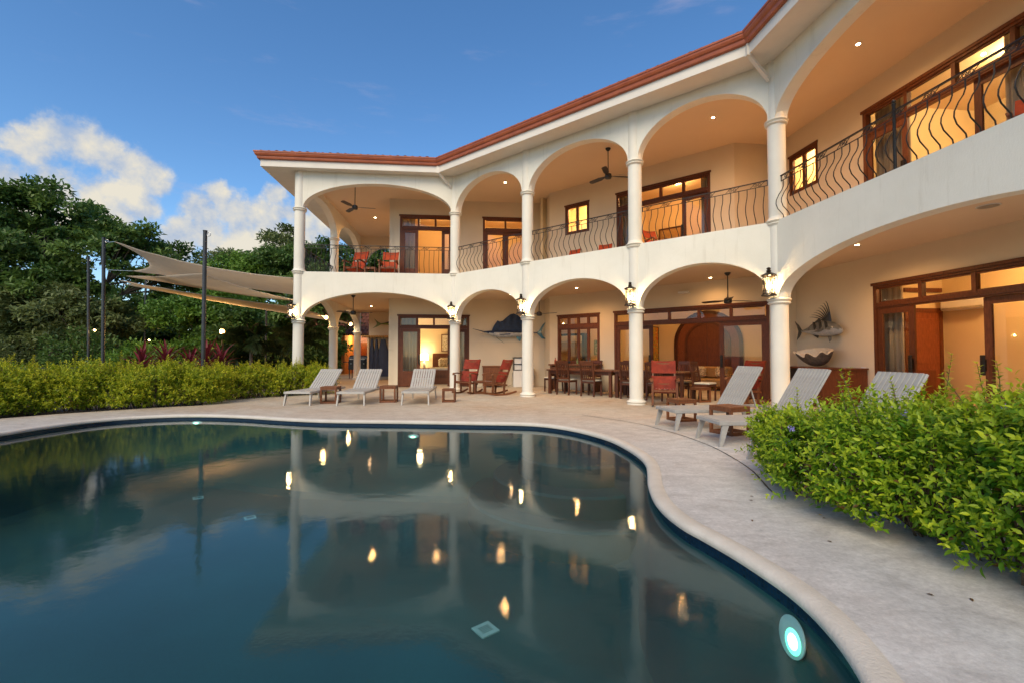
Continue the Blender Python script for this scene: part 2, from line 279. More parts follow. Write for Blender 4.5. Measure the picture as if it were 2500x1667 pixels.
# ------------------------------------------------------------------ mesh helpers
class MB:
    def __init__(s, M=None): s.v = []; s.f = []; s.M = M or Matrix()
    def add(s, vs, fs):
        o = len(s.v); s.v += [tuple(s.M @ Vector(p)) for p in vs]; s.f += [tuple(i + o for i in f) for f in fs]; return s
    def box(s, lo, hi, T=None):
        x0, y0, z0 = lo; x1, y1, z1 = hi
        vs = [(x0,y0,z0),(x1,y0,z0),(x1,y1,z0),(x0,y1,z0),(x0,y0,z1),(x1,y0,z1),(x1,y1,z1),(x0,y1,z1)]
        if T is not None: vs = [T @ Vector(p) for p in vs]
        return s.add(vs, [(0,3,2,1),(4,5,6,7),(0,1,5,4),(1,2,6,5),(2,3,7,6),(3,0,4,7)])
    def cbox(s, c, size, T=None):
        h = [x / 2 for x in size]; return s.box([c[i]-h[i] for i in range(3)], [c[i]+h[i] for i in range(3)], T)
    def bbox(s, lo, hi, b=.006, T=None):     # box with chamfered edges
        bm = bmesh.new(); bmesh.ops.create_cube(bm, size=1.0)
        for v in bm.verts: v.co = Vector([lo[i] + (v.co[i] + .5) * (hi[i] - lo[i]) for i in range(3)])
        bmesh.ops.bevel(bm, geom=bm.edges[:], offset=b, segments=1, affect='EDGES'); bm.verts.index_update()
        vs = [T @ v.co if T is not None else v.co.copy() for v in bm.verts]; fs = [[v.index for v in f.verts] for f in bm.faces]; bm.free()
        return s.add(vs, fs)
    def beam(s, a, b, w, h, up=(0, 0, 1)):   # square bar from a to b
        a, b = Vector(a), Vector(b); d = (b - a).normalized(); u = Vector(up)
        if abs(d.dot(u)) > .98: u = Vector((0, 1, 0))
        x = d.cross(u).normalized() * w / 2; y = x.cross(d).normalized() * h / 2
        vs = [a-x-y, a+x-y, a+x+y, a-x+y, b-x-y, b+x-y, b+x+y, b-x+y]
        return s.add(vs, [(0,3,2,1),(4,5,6,7),(0,1,5,4),(1,2,6,5),(2,3,7,6),(3,0,4,7)])
    def tube(s, pts, r, n=8, cap=True):
        pts = [Vector(p) for p in pts]; rs = r if isinstance(r, (list, tuple)) else [r] * len(pts); vs = []; fs = []
        prev = None
        for i, p in enumerate(pts):
            d = (pts[min(i+1, len(pts)-1)] - pts[max(i-1, 0)]).normalized()
            if prev is None:
                u = Vector((0, 0, 1)) if abs(d.z) < .9 else Vector((1, 0, 0)); x = d.cross(u).normalized()
            else: x = (prev - d * prev.dot(d)); x = x.normalized() if x.length > 1e-6 else d.orthogonal().normalized()
            prev = x; y = d.cross(x)
            for k in range(n):
                a = 2 * math.pi * k / n; vs.append(p + (x * math.cos(a) + y * math.sin(a)) * rs[i])
        for i in range(len(pts) - 1):
            for k in range(n): fs.append((i*n+k, i*n+(k+1) % n, (i+1)*n+(k+1) % n, (i+1)*n+k))
        if cap: fs += [tuple(range(n))[::-1], tuple(range((len(pts)-1)*n, len(pts)*n))]
        return s.add(vs, fs)
    def lathe(s, prof, n=24, c=(0, 0, 0), ax=None):   # prof [(r,z)]
        vs = []; fs = []; T = ax or Matrix()
        for r, z in prof:
            for k in range(n):
                a = 2 * math.pi * k / n; vs.append(T @ Vector((r*math.cos(a), r*math.sin(a), z)) + Vector(c))
        for i in range(len(prof) - 1):
            for k in range(n): fs.append((i*n+k, i*n+(k+1) % n, (i+1)*n+(k+1) % n, (i+1)*n+k))
        fs += [tuple(range(n))[::-1], tuple(range((len(prof)-1)*n, len(prof)*n))]
        return s.add(vs, fs)
    def prism(s, poly, lo, hi, axes='xzy'):   # poly 2d (a,b), extruded along third axis lo..hi ; axes 'xzy': a->x b->z extrude y
        ix = {'x': 0, 'y': 1, 'z': 2}; n = len(poly); vs = []
        for e in (lo, hi):
            for a, b in poly:
                p = [0, 0, 0]; p[ix[axes[0]]] = a; p[ix[axes[1]]] = b; p[ix[axes[2]]] = e; vs.append(p)
        fs = [tuple(range(n)), tuple(range(2*n-1, n-1, -1))] + [(i, (i+1) % n + 0, (i+1) % n + n, i + n) for i in range(n)]
        return s.add(vs, fs)
    def mesh(s, name, mat, smooth=False):
        me = bpy.data.meshes.new(name); me.from_pydata([tuple(p) for p in s.v], [], s.f)
        bm = bmesh.new(); bm.from_mesh(me); bmesh.ops.recalc_face_normals(bm, faces=bm.faces[:]); bm.to_mesh(me); bm.free()
        me.materials.append(MATS[mat])
        if smooth:
            me.polygons.foreach_set('use_smooth', [True] * len(me.polygons))
            if smooth != 'all': me.set_sharp_from_angle(angle=R(40))
        return me
    def obj(s, name, mat, parent=None, smooth=False, M=None): return link(name, s.mesh(name, mat, smooth), parent, M)
def link(name, me, parent=None, M=None):
    o = bpy.data.objects.new(name, me); COL.objects.link(o)
    if parent is not None: o.parent = parent
    if M is not None: o.matrix_local = M
    return o
def tag(o, label=None, cat=None, group=None, kind=None):
    if label: o['label'] = label
    if cat: o['category'] = cat
    if group: o['group'] = group
    if kind: o['kind'] = kind
    return o
def thing(name, label, cat, loc=(0, 0, 0), rz=0, group=None):
    o = bpy.data.objects.new(name, None); COL.objects.link(o); o.empty_display_size = .2
    o.location = loc; o.rotation_euler = (0, 0, rz); return tag(o, label, cat, group)
def copy_tree(o, parent=None):
    c = o.copy(); COL.objects.link(c)
    if parent is not None: c.parent = parent
    for ch in list(o.children): copy_tree(ch, c)
    return c
def put(proto, first, loc, rz, label, group=None, scale=None):     # first time the prototype itself, then copies
    o = proto if first else copy_tree(proto)
    o.location = loc; o.rotation_euler = (0, 0, rz); o['label'] = label
    if group: o['group'] = group
    if scale: o.scale = (scale,) * 3
    return o
def lamp(name, parent, loc, power, color=(1, .64, .30), radius=.03, kind='POINT', spot=None, size=None):
    ld = bpy.data.lights.new(name, kind); ld.energy = power; ld.color = color
    if kind == 'AREA': ld.shape = 'DISK'; ld.size = size
    else: ld.shadow_soft_size = radius
    if kind == 'SPOT': ld.spot_size = R(spot); ld.spot_blend = .8
    o = bpy.data.objects.new(name, ld); COL.objects.link(o); o.parent = parent; o.location = loc; return o
def fill_poly(name, mat, loops, z, parent=None, flip=False):      # flat sheet with holes
    bm = bmesh.new(); es = []
    for lp in loops:
        vs = [bm.verts.new((p[0], p[1], z)) for p in lp]
        es += [bm.edges.new((vs[i], vs[(i+1) % len(vs)])) for i in range(len(vs))]
    bmesh.ops.triangle_fill(bm, use_beauty=True, use_dissolve=False, edges=es)
    for f in bm.faces:
        if f.normal.z < 0: f.normal_flip()
    me = bpy.data.meshes.new(name); bm.to_mesh(me); bm.free(); me.materials.append(MATS[mat]); return link(name, me, parent)
def catmull(pts, per=8):
    out = []; n = len(pts)
    for i in range(n):
        p0, p1, p2, p3 = [Vector(pts[(i+k-1) % n]) for k in range(4)]
        for j in range(per):
            t = j / per; out.append(.5 * ((2*p1) + (p2-p0)*t + (2*p0-5*p1+4*p2-p3)*t*t + (3*p1-p0-3*p2+p3)*t**3))
    return out
def tri_mesh(name, V, T, mat, tint=None, smooth=True):     # numpy arrays
    me = bpy.data.meshes.new(name); nv, nf = len(V), len(T)
    me.vertices.add(nv); me.vertices.foreach_set('co', np.ascontiguousarray(V, dtype=np.float32).ravel())
    me.loops.add(nf * 3); me.loops.foreach_set('vertex_index', np.ascontiguousarray(T, dtype=np.int32).ravel())
    me.polygons.add(nf); me.polygons.foreach_set('loop_start', np.arange(0, nf*3, 3, dtype=np.int32)); me.polygons.foreach_set('use_smooth', np.full(nf, smooth))
    me.update(calc_edges=True); me.materials.append(MATS[mat])
    if tint is not None: me.attributes.new('tint', 'FLOAT', 'POINT').data.foreach_set('value', np.ascontiguousarray(tint, dtype=np.float32))
    return me
def unit(a): return a / np.maximum(np.linalg.norm(a, axis=1, keepdims=True), 1e-9)
def leaf_mesh(name, P, D, Nn, L, W, tint, mat, fine=False, droop=.25):
    n = len(P); D = unit(D); S = unit(np.cross(D, Nn)); U = unit(np.cross(S, D)); L = np.broadcast_to(L, n)[:, None]; W = np.broadcast_to(W, n)[:, None]
    if fine:
        tw = [(0, 0), (.32, 1.0), (.68, .78), (1, 0)]; rows = []
        rows.append(P)
        for t, w in tw[1:3]:
            c = P + D*L*t - U*L*droop*t*t
            rows += [c - S*W*.5*w + U*W*.18, c, c + S*W*.5*w + U*W*.18]
        rows.append(P + D*L - U*L*droop)
        V = np.stack(rows, 1).reshape(-1, 3); k = 8
        F0 = np.array([[0,2,1],[0,3,2],[1,2,5],[1,5,4],[2,3,6],[2,6,5],[4,5,7],[5,6,7]])
    else:
        m = P + D*L*.5
        V = np.stack([P, m - S*W*.5 + U*W*.12, P + D*L - U*L*droop, m + S*W*.5 + U*W*.12], 1).reshape(-1, 3); k = 4
        F0 = np.array([[0,2,1],[0,3,2]])
    T = (np.arange(n)[:, None, None] * k + F0[None]).reshape(-1, 3)
    return tri_mesh(name, V, T, mat, np.repeat(tint, k))

# ------------------------------------------------------------------ plan of the house (metres, camera foot at the origin)
TH = R(5.4877)
def uv(t): return Vector((math.cos(t), math.sin(t)))
C0 = Vector((-6.952, 14.792)); C1 = C0 + uv(TH) * 5.0577; TB = TH - math.pi/4; TC = TH - math.pi/2
B1, B2, B3 = 3.0813, 6.4369, 9.5207
C2, C3, C4 = C1 + uv(TB)*B1, C1 + uv(TB)*B2, C1 + uv(TB)*B3
CL = 5.75; C5 = C4 + uv(TC)*CL
S1, S2 = C0 + uv(TH + math.pi/2)*3.867, C0 + uv(TH + math.pi/2)*7.913
def frameM(o, t, z=0): return Matrix.Translation((o.x, o.y, z)) @ Matrix.Rotation(t, 4, 'Z')
FA, FB, FC = frameM(C0, TH), frameM(C1, TB), frameM(C4, TC)
FS = frameM(S2, TH - math.pi/2)          # side: x runs from S2 to C0, y inward
def P2(fm, s, n): v = fm @ Vector((s, n, 0)); return Vector((v.x, v.y))
ZCAP, ZRING, ZUCAP, ZSOF = 2.28, 3.90, 5.947, 7.20
FLOOR2, CEIL1, CEIL2 = 3.86, 3.31, 7.10
OA, OB, OC = 2.05, 3.05, 2.35            # back walls behind each facade

# ------------------------------------------------------------------ pool, deck, ground
lip_c = [(-7.95,6.2),(-7.90,7.06),(-7.90,7.75),(-7.72,8.50),(-7.18,9.02),(-6.36,9.22),(-5.32,9.05),(-4.40,8.72),(-3.40,8.45),(-2.0,8.34),(-.62,8.19),(.22,8.09),(.70,7.84),(1.10,7.36),(1.41,6.69),(1.53,6.07),(1.566,5.5),(1.53,5.1),(1.45,4.76),(1.32,4.3),(1.24,3.9),(1.22,3.58),(1.25,3.3),(1.31,3.1),(1.39,2.82),(1.45,2.5),(1.465,2.3),(1.45,2.1),(1.40,1.87),(1.30,1.62),(1.08,1.30),(.6,.95),(0,.72),(-1.2,.40),(-3,.25),(-5,.45),(-6.8,1.5),(-7.7,3.2),(-7.95,5.0)]
LIP = catmull([(x, y, 0) for x, y in lip_c], 6)
LIP = [Vector((p.x, p.y)) for p in LIP]
def ccw(pts): return sum(pts[i].x*pts[(i+1) % len(pts)].y - pts[(i+1) % len(pts)].x*pts[i].y for i in range(len(pts))) > 0
if not ccw(LIP): LIP.reverse()
def grow(pts, d):
    n = len(pts); out = []
    for i in range(n):
        t = (pts[(i+2) % n] - pts[(i-2) % n]).normalized(); out.append(pts[i] + Vector((t.y, -t.x)) * d)
    return out
def band(name, mat, prof, parent=None, uvmap=False, smooth=True):        # sweep an (offset, z) profile round the pool edge
    rings = [grow(LIP, o) for o, z in prof]; n = len(LIP); V = []; Fc = []
    for (o, z), rg in zip(prof, rings): V += [(p.x, p.y, z) for p in rg]
    for i in range(len(prof)-1):
        for k in range(n): Fc.append((i*n+k, i*n+(k+1) % n, (i+1)*n+(k+1) % n, (i+1)*n+k))
    mb = MB(); mb.add(V, Fc); o = mb.obj(name, mat, parent, smooth)
    if uvmap:
        me = o.data; ul = me.uv_layers.new(name='UVMap'); cum = [0]
        for k in range(n): cum.append(cum[-1] + (LIP[(k+1) % n]-LIP[k]).length)
        for p in me.polygons:
            ks = [me.loops[l].vertex_index % n for l in p.loop_indices]; wrap = max(ks) - min(ks) > 2
            for l in p.loop_indices:
                vi = me.loops[l].vertex_index; k = vi % n; u = cum[n] if wrap and k == 0 else cum[k]; ul.data[l].uv = (u, me.vertices[vi].co.z)
    return o
WATER_Z = -0.088; POOL_D = -1.35
pool = tag(bpy.data.objects.new('swimming_pool', None), 'free-form swimming pool basin with dark plaster and blue waterline tiles', 'pool'); COL.objects.link(pool)
pool['kind'] = 'structure'
band('coping', 'coping', [(-.02, -.052), (-.04, -.044), (-.046, -.026), (-.04, -.006), (-.022, .008), (.02, .014), (.055, .012), (.085, .004), (.095, -.012)], pool)
band('waterline_tiles', 'pool_tile', [(-.021, -.0525), (.004, -.0545), (.004, -.14)], pool, True)
band('pool_wall', 'pool_plaster', [(.004, -.1405), (-.01, -.30), (-.03, POOL_D + .25), (-.14, POOL_D + .06), (-.32, POOL_D)], pool)
fill_poly('pool_floor', 'pool_plaster', [grow(LIP, -.31)], POOL_D + .0005, pool)
for k, (rad, zt) in enumerate(((.95, -.36), (1.35, -.66), (1.75, -.96))):
    mb = MB(); mb.lathe([(rad, POOL_D), (rad, zt - .03), (rad - .03, zt)], 56, (1.05, 7.35, 0)); mb.obj('pool_step', 'pool_plaster', pool, True)
water = fill_poly('water', 'water', [grow(LIP, .003)], WATER_Z); tag(water, 'still dark blue-green pool water reflecting the house and sky', kind='structure')
deck_outline = [(-10.2,4.0),(-10.1,8.0),(-9.3,9.3),(-8.2,10.45),(-7.4,10.95),(-8.6,12.6),(-9.0,24.0),(-14,26.0),(-14,34),(22,34),(22,-6),(-10.2,-6)]
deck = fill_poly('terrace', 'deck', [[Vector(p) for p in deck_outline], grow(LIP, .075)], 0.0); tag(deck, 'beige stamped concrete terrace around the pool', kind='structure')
big = [(-400,-250),(400,-250),(400,500),(-400,500)]
gr = fill_poly('ground', 'earth', [[Vector(p) for p in big], grow(LIP, .9)], -.08); tag(gr, 'bare brown garden soil around the terrace', kind='structure')
# expansion joint: a real dark groove strip laid 4 mm proud of the slab edge
def strip(name, mat, pts, w, z, parent):
    pts = [Vector(p) for p in pts]; V = []; Fc = []
    for i, p in enumerate(pts):
        t = (pts[min(i+1, len(pts)-1)] - pts[max(i-1, 0)]).normalized(); nn = Vector((-t.y, t.x)) * w / 2 * random.uniform(.7, 1.3)
        V += [(p.x-nn.x, p.y-nn.y, z), (p.x+nn.x, p.y+nn.y, z)]
    for i in range(len(pts)-1): Fc.append((2*i, 2*i+1, 2*i+3, 2*i+2))
    return MB().add(V, Fc).obj(name, mat, parent)
jp = [(1.0,9.3),(1.7,8.75),(2.2,8.0),(2.40,7.4),(2.55,6.77),(2.62,6.0),(2.575,5.3),(2.50,4.8),(2.40,4.43),(2.30,4.1),(2.27,3.9),(2.3,3.6),(2.5,3.3)]
jq = catmull([(x, y, 0) for x, y in jp], 6)[:-20]
strip('expansion_joint', 'earth', [(p.x, p.y) for p in jq[4:]], .016, .004, deck)
def pool_light(x, y, z, nrm, label, rad=.14, power=6, flat=1.0):
    t = thing('pool_light', label, 'pool light', (x, y, z), 0, 'underwater lights in the pool wall')
    ax = Matrix.Diagonal((1, 1, flat, 1)) @ Vector(nrm).to_track_quat('Z', 'Y').to_matrix().to_4x4()
    MB().lathe([(rad, 0), (rad, .006), (rad*.9, .010), (rad*.5, .012)], 32, ax=ax).obj('lens_ring', 'pool_lens', t, True)
    MB().lathe([(rad*.62, .0125), (rad*.60, .0135), (rad*.39, .014)], 24, (0, -rad*.22, -rad*.12*flat), ax).obj('lens_halo', 'pool_halo', t, True)
    MB().lathe([(rad*.38, .0142), (rad*.34, .016), (rad*.2, .018)], 24, (0, -rad*.22, -rad*.12*flat), ax).obj('lamp_lens', 'pool_glow', t, True)
    lamp('pool_glow_lamp', t, tuple(Vector(nrm).normalized() * .22 + Vector((0, 0, -.12))), power, (.25, 1.0, .62), .05)
pool_light(1.44, 2.38, -.245, (-1, -.05, .12), 'large glowing green pool light underwater at the near right pool wall', .10, .4)
pool_light(-6.33, 9.195, -.155, (.1, -1, .05), 'small glowing green pool light at the far left pool wall', .10, .15, .35)
pool_light(-1.79, 8.30, -.27, (0, -1, .05), 'small glowing green pool light below the left loungers', .10, .15, .35)
def drain(x, y, label, s=.13):
    t = thing('pool_drain', label, 'drain', (x, y, POOL_D + .002), R(38), 'white drain covers on the pool floor')
    mb = MB(); mb.box((-s, -s, 0), (s, s, .012)); mb.obj('cover', 'drain_white', t)
    mb = MB()
    for i in range(-2, 3): mb.box((-s*.6, i*s*.22 - .003, .013), (s*.6, i*s*.22 + .003, .014))
    mb.obj('grille', 'pool_plaster', t)
drain(-.246, 4.295, 'square white drain cover on the pool floor in the foreground', .095)
drain(-5.6, 8.2, 'small pale drain cover far left on the pool floor', .08)
drain(-4.1, 7.2, 'pale drain cover left of the middle of the pool', .08)

# ------------------------------------------------------------------ house
house = thing('house', 'two-storey white stucco villa with arched verandas, round columns and terracotta roof edge', 'house')
def torus_prof(r, dr, z, h, n=7): return [(r + dr * math.sin(math.pi * i / (n-1)), z + h * i / (n-1)) for i in range(n)]
def column(p, rz=0):
    r = .167; M = Matrix.Translation((p.x, p.y, 0))
    c = MB().lathe([(r, .10), (r*1.0, 1.2), (r*.985, ZCAP), (r*.985, ZRING - .08), (r, ZRING + .02), (r*.985, ZUCAP - .05), (r*.96, ZUCAP + .1), (r*.96, ZSOF + .01)], 32).obj('column', 'column_paint', house, True, M)
    MB().lathe([(.225, 0), (.225, .035)] + torus_prof(.205, .03, .036, .06) + [(.19, .10), (r + .004, .13)], 32).obj('base', 'column_paint', c, True)
    MB().lathe([(r, ZCAP - .075)] + torus_prof(r + .012, .032, ZCAP - .07, .06) + torus_prof(r + .016, .04, ZCAP - .008, .065) + [(r + .01, ZCAP + .065)], 32).obj('capital', 'column_paint', c, True)
    MB().lathe([(r*.9, ZRING - .10), (r+.012, ZRING - .08)] + torus_prof(r + .014, .03, ZRING - .075, .05) + torus_prof(r + .03, .035, ZRING - .02, .05) + [(r + .02, ZRING + .05), (r, ZRING + .10)], 32).obj('balcony_ring', 'column_paint', c, True)
    MB().lathe([(r*.9, ZUCAP - .07)] + torus_prof(r + .012, .030, ZUCAP - .065, .05) + torus_prof(r + .016, .038, ZUCAP - .012, .06) + [(r*.9, ZUCAP + .06)], 32).obj('upper_capital', 'column_paint', c, True)
    return c
for p in (C0, C1, C2, C3, C4, C5, S1, S2): column(p)
def arch_panel(fm, s0, s1, zspring, zcrown, ztop, f=-.11, b=.15, jamb=.13, n=44, name='arched_wall', mat='stucco', p=2.0):
    w = (s1 - s0) / 2 - jamb; c = (s0 + s1) / 2; A = [(s0, zspring)]
    for i in range(n + 1):
        a = math.pi * (1 - i / n); A.append((c + w * math.cos(a), zspring + (zcrown - zspring) * abs(math.sin(a)) ** (2/p)))
    A.append((s1, zspring)); V = []; Fc = []; m = len(A)
    for y in (f, b):
        V += [(s, y, z) for s, z in A]; V += [(s, y, ztop) for s, z in A]
    for i in range(m - 1):
        Fc += [(i, i+1, m+i+1, m+i), (2*m+i+1, 2*m+i, 3*m+i, 3*m+i+1), (i+1, i, 2*m+i, 2*m+i+1), (m+i, m+i+1, 3*m+i+1, 3*m+i)]
    Fc += [(0, m, 3*m, 2*m), (m-1, 3*m-1, 4*m-1, 2*m-1)]
    Fc = [q for q in Fc if len(set(q)) == 4]
    return MB().add(V, Fc).obj(name, mat, house, True, fm)
bays = [(FA, 0, 5.0577, 3.25, 6.85, .13), (FB, 0, B1, 3.235, 6.92, .13), (FB, B1, B2, 3.235, 6.93, .13), (FB, B2, B3, 3.235, 6.95, .13), (FC, 0, CL, 3.14, 6.85, .13),
        (FS, 0, 4.046, 3.22, 6.86, .13), (FS, 4.046, 7.913, 3.22, 6.86, .13)]
for fm, a, b, zl, zu, j in bays:
    arch_panel(fm, a, b, ZCAP + .055, zl, ZRING - .005, jamb=j)
    arch_panel(fm, a, b, ZUCAP + .045, zu, ZSOF - .002, jamb=j)
FK = frameM(S2, TH)                         # back of the side terrace, facing the camera
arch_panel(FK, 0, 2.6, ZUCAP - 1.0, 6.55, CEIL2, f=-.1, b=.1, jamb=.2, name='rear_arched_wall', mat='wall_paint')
# slabs: first floor and upper ceiling, following the facade
foot = [P2(FS, -.05, .10), P2(FS, 7.9, .10), P2(FA, .10, .10), P2(FA, 5.0, .10), P2(FB, .05, .10), P2(FB, B3 - .05, .10), P2(FC, .05, .10), P2(FC, CL + 4, .10), P2(FC, CL + 4, 9), P2(FB, 14, 11), P2(FB, -3, 12), P2(FK, 6, .2), P2(FK, 0, .2)]
foot2 = [foot[0], P2(FA, .10, .10)] + foot[3:]
def slab(name, mat, poly, z0, z1):
    bm = bmesh.new(); vs = [bm.verts.new((p.x, p.y, z0)) for p in poly]; es = [bm.edges.new((vs[i], vs[(i+1) % len(vs)])) for i in range(len(vs))]
    bmesh.ops.triangle_fill(bm, use_beauty=True, edges=es); r = bmesh.ops.extrude_face_region(bm, geom=bm.faces[:])
    for v in [g for g in r['geom'] if isinstance(g, bmesh.types.BMVert)]: v.co.z = z1
    bmesh.ops.recalc_face_normals(bm, faces=bm.faces[:]); me = bpy.data.meshes.new(name); bm.to_mesh(me); bm.free(); me.materials.append(MATS[mat]); return link(name, me, house)
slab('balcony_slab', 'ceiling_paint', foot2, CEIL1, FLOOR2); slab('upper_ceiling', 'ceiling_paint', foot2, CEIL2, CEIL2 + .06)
# ---- walls with openings
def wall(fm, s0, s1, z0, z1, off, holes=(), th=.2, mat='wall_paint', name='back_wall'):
    mb = MB(); cur = s0
    for a, b, za, zb in sorted(holes):
        mb.box((cur, off, z0), (a, off + th, z1))
        if za > z0 + .01: mb.box((a, off, z0), (b, off + th, za))
        mb.box((a, off, zb), (b, off + th, z1)); cur = b
    mb.box((cur, off, z0), (s1, off + th, z1)); return mb.obj(name, mat, house, False, fm)
# openings in each wall: (s0, s1, z_bottom, z_top)
doorA = (2.87, 5.54, 0, 2.685); winB = (2.09, 3.78, .90, 2.58); doorB = (4.31, 8.80, 0, 2.59); doorC = (-.275, 3.6, 0, 2.69)
uA1 = (2.915, 4.95, FLOOR2, 6.475); uA2 = (6.055, 7.80, FLOOR2, 6.475); uWB = (2.43, 3.40, 5.43, 6.46); uDB = (4.42, 7.36, FLOOR2, 6.46); uWC = (-2.74, -1.74, 5.46, 6.50); uDC = (-.435, 3.3, FLOOR2, 6.51)
# A back wall ends where it meets the B back wall
tA, tB0 = 8.45, 1.75; pa, pb = P2(FA, tA, OA), P2(FB, tB0, OB); dv = pb - pa; FJ = frameM(pa, math.atan2(dv.y, dv.x))
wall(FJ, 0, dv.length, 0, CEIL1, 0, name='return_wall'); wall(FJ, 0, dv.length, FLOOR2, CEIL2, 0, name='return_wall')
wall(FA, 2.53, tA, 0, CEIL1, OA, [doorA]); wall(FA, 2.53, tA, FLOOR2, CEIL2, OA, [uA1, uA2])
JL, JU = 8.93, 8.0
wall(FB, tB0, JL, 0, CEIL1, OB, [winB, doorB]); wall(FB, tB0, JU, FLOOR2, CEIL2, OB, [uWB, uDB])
def jog(s, z0, z1):
    c45 = math.cos(R(45)); t = (OC - ((s - B3) + OB) * c45) / (2 * c45 * c45)
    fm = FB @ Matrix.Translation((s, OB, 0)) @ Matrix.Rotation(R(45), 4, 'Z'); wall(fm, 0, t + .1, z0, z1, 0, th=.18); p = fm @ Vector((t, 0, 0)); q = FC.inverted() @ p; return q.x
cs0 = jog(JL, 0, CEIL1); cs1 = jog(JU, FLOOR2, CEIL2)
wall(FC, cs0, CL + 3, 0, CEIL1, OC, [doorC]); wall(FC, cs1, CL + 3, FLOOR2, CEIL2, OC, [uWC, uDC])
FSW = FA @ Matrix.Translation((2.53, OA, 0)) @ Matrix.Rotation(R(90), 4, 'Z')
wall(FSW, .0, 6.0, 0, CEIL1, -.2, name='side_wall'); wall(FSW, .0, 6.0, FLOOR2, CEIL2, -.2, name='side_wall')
wall(FK, .58, 2.75, 0, CEIL1, -.1, name='fish_wall', th=.2)
# ---- rooms behind the openings
def room(fm, s0, s1, n0, n1, z0, z1, mat='room_wall', sides='lrb'):
    mb = MB()
    if 'b' in sides: mb.box((s0 - .1, n1, z0), (s1 + .1, n1 + .1, z1))
    if 'l' in sides: mb.box((s0 - .1, n0, z0), (s0, n1, z1))
    if 'r' in sides: mb.box((s1, n0, z0), (s1 + .1, n1, z1))
    mb.obj('interior_wall', mat, house, False, fm)
room(FA, 2.64, 6.0, OA + .2, 6.3, 0, CEIL1, 'room_wall'); room(FB, -.5, 4.02, OB + .2, 6.4, 0, CEIL1, 'room_wall'); room(FB, 4.14, 8.95, OB + .2, 7.2, 0, CEIL1, 'room_wall'); room(FC, -1.2, 4.4, OC + .2, 5.05, 0, CEIL1, 'room_wall')
room(FA, 2.64, 5.6, OA + .2, 5.6, FLOOR2, CEIL2); room(FA, 5.72, 8.2, OA + .2, 5.6, FLOOR2, CEIL2); room(FB, 1.3, 3.9, OB + .2, 5.2, FLOOR2, CEIL2); room(FB, 4.02, 7.9, OB + .2, 6.6, FLOOR2, CEIL2); room(FC, -3.0, -1.2, OC + .2, 4.4, FLOOR2, CEIL2); room(FC, -1.08, 4.2, OC + .2, 6.0, FLOOR2, CEIL2)
def ceiling_lamp(fm, s, n, z, power, label, col=(1, .55, .20), rad=.16):
    p = fm @ Vector((s, n, z)); t = thing('ceiling_light', label, 'ceiling light', (p.x, p.y, z))
    MB().lathe([(rad, 0), (rad, -.03), (rad*.9, -.05)], 24).obj('mount', 'white_plastic', t, True)
    MB().lathe([(rad*.88, -.051), (rad*.8, -.09), (rad*.4, -.12)], 24).obj('diffuser', 'ceiling_glow', t, True)
    lamp('room_lamp', t, (0, 0, -.2), power, col, .12)
ceiling_lamp(FA, 3.4, 5.0, CEIL1 - .003, 28, 'round glowing ceiling light in the ground floor bedroom', (1, .74, .42)); ceiling_lamp(FB, 3.3, 4.8, CEIL1 - .003, 46, 'round glowing ceiling light in the room behind the small ground floor window')
ceiling_lamp(FB, 6.3, 4.6, CEIL1 - .003, 48, 'round glowing ceiling light in the living room with the arched door'); ceiling_lamp(FC, 1.2, 4.0, CEIL1 - .003, 90, 'round glowing ceiling light in the ground floor room at the far right')
ceiling_lamp(FA, 4.2, 4.0, CEIL2 - .003, 42, 'round glowing ceiling light in the upper room behind the two red chairs'); ceiling_lamp(FA, 6.9, 4.0, CEIL2 - .003, 38, 'round glowing ceiling light in the upper room left of the small window')
ceiling_lamp(FB, 2.9, 4.1, CEIL2 - .003, 130, 'round glowing ceiling light behind the small upper window near the middle', (1, .74, .36)); ceiling_lamp(FB, 5.8, 4.8, CEIL2 - .003, 62, 'round glowing ceiling light in the upper room with the brown framed mirror')
ceiling_lamp(FC, -2.2, 3.6, CEIL2 - .003, 130, 'round glowing ceiling light behind the small upper window beside the right wing', (1, .76, .38)); ceiling_lamp(FC, 1.2, 4.2, CEIL2 - .003, 110, 'round glowing ceiling light in the upper room at the far right', (1, .72, .36))
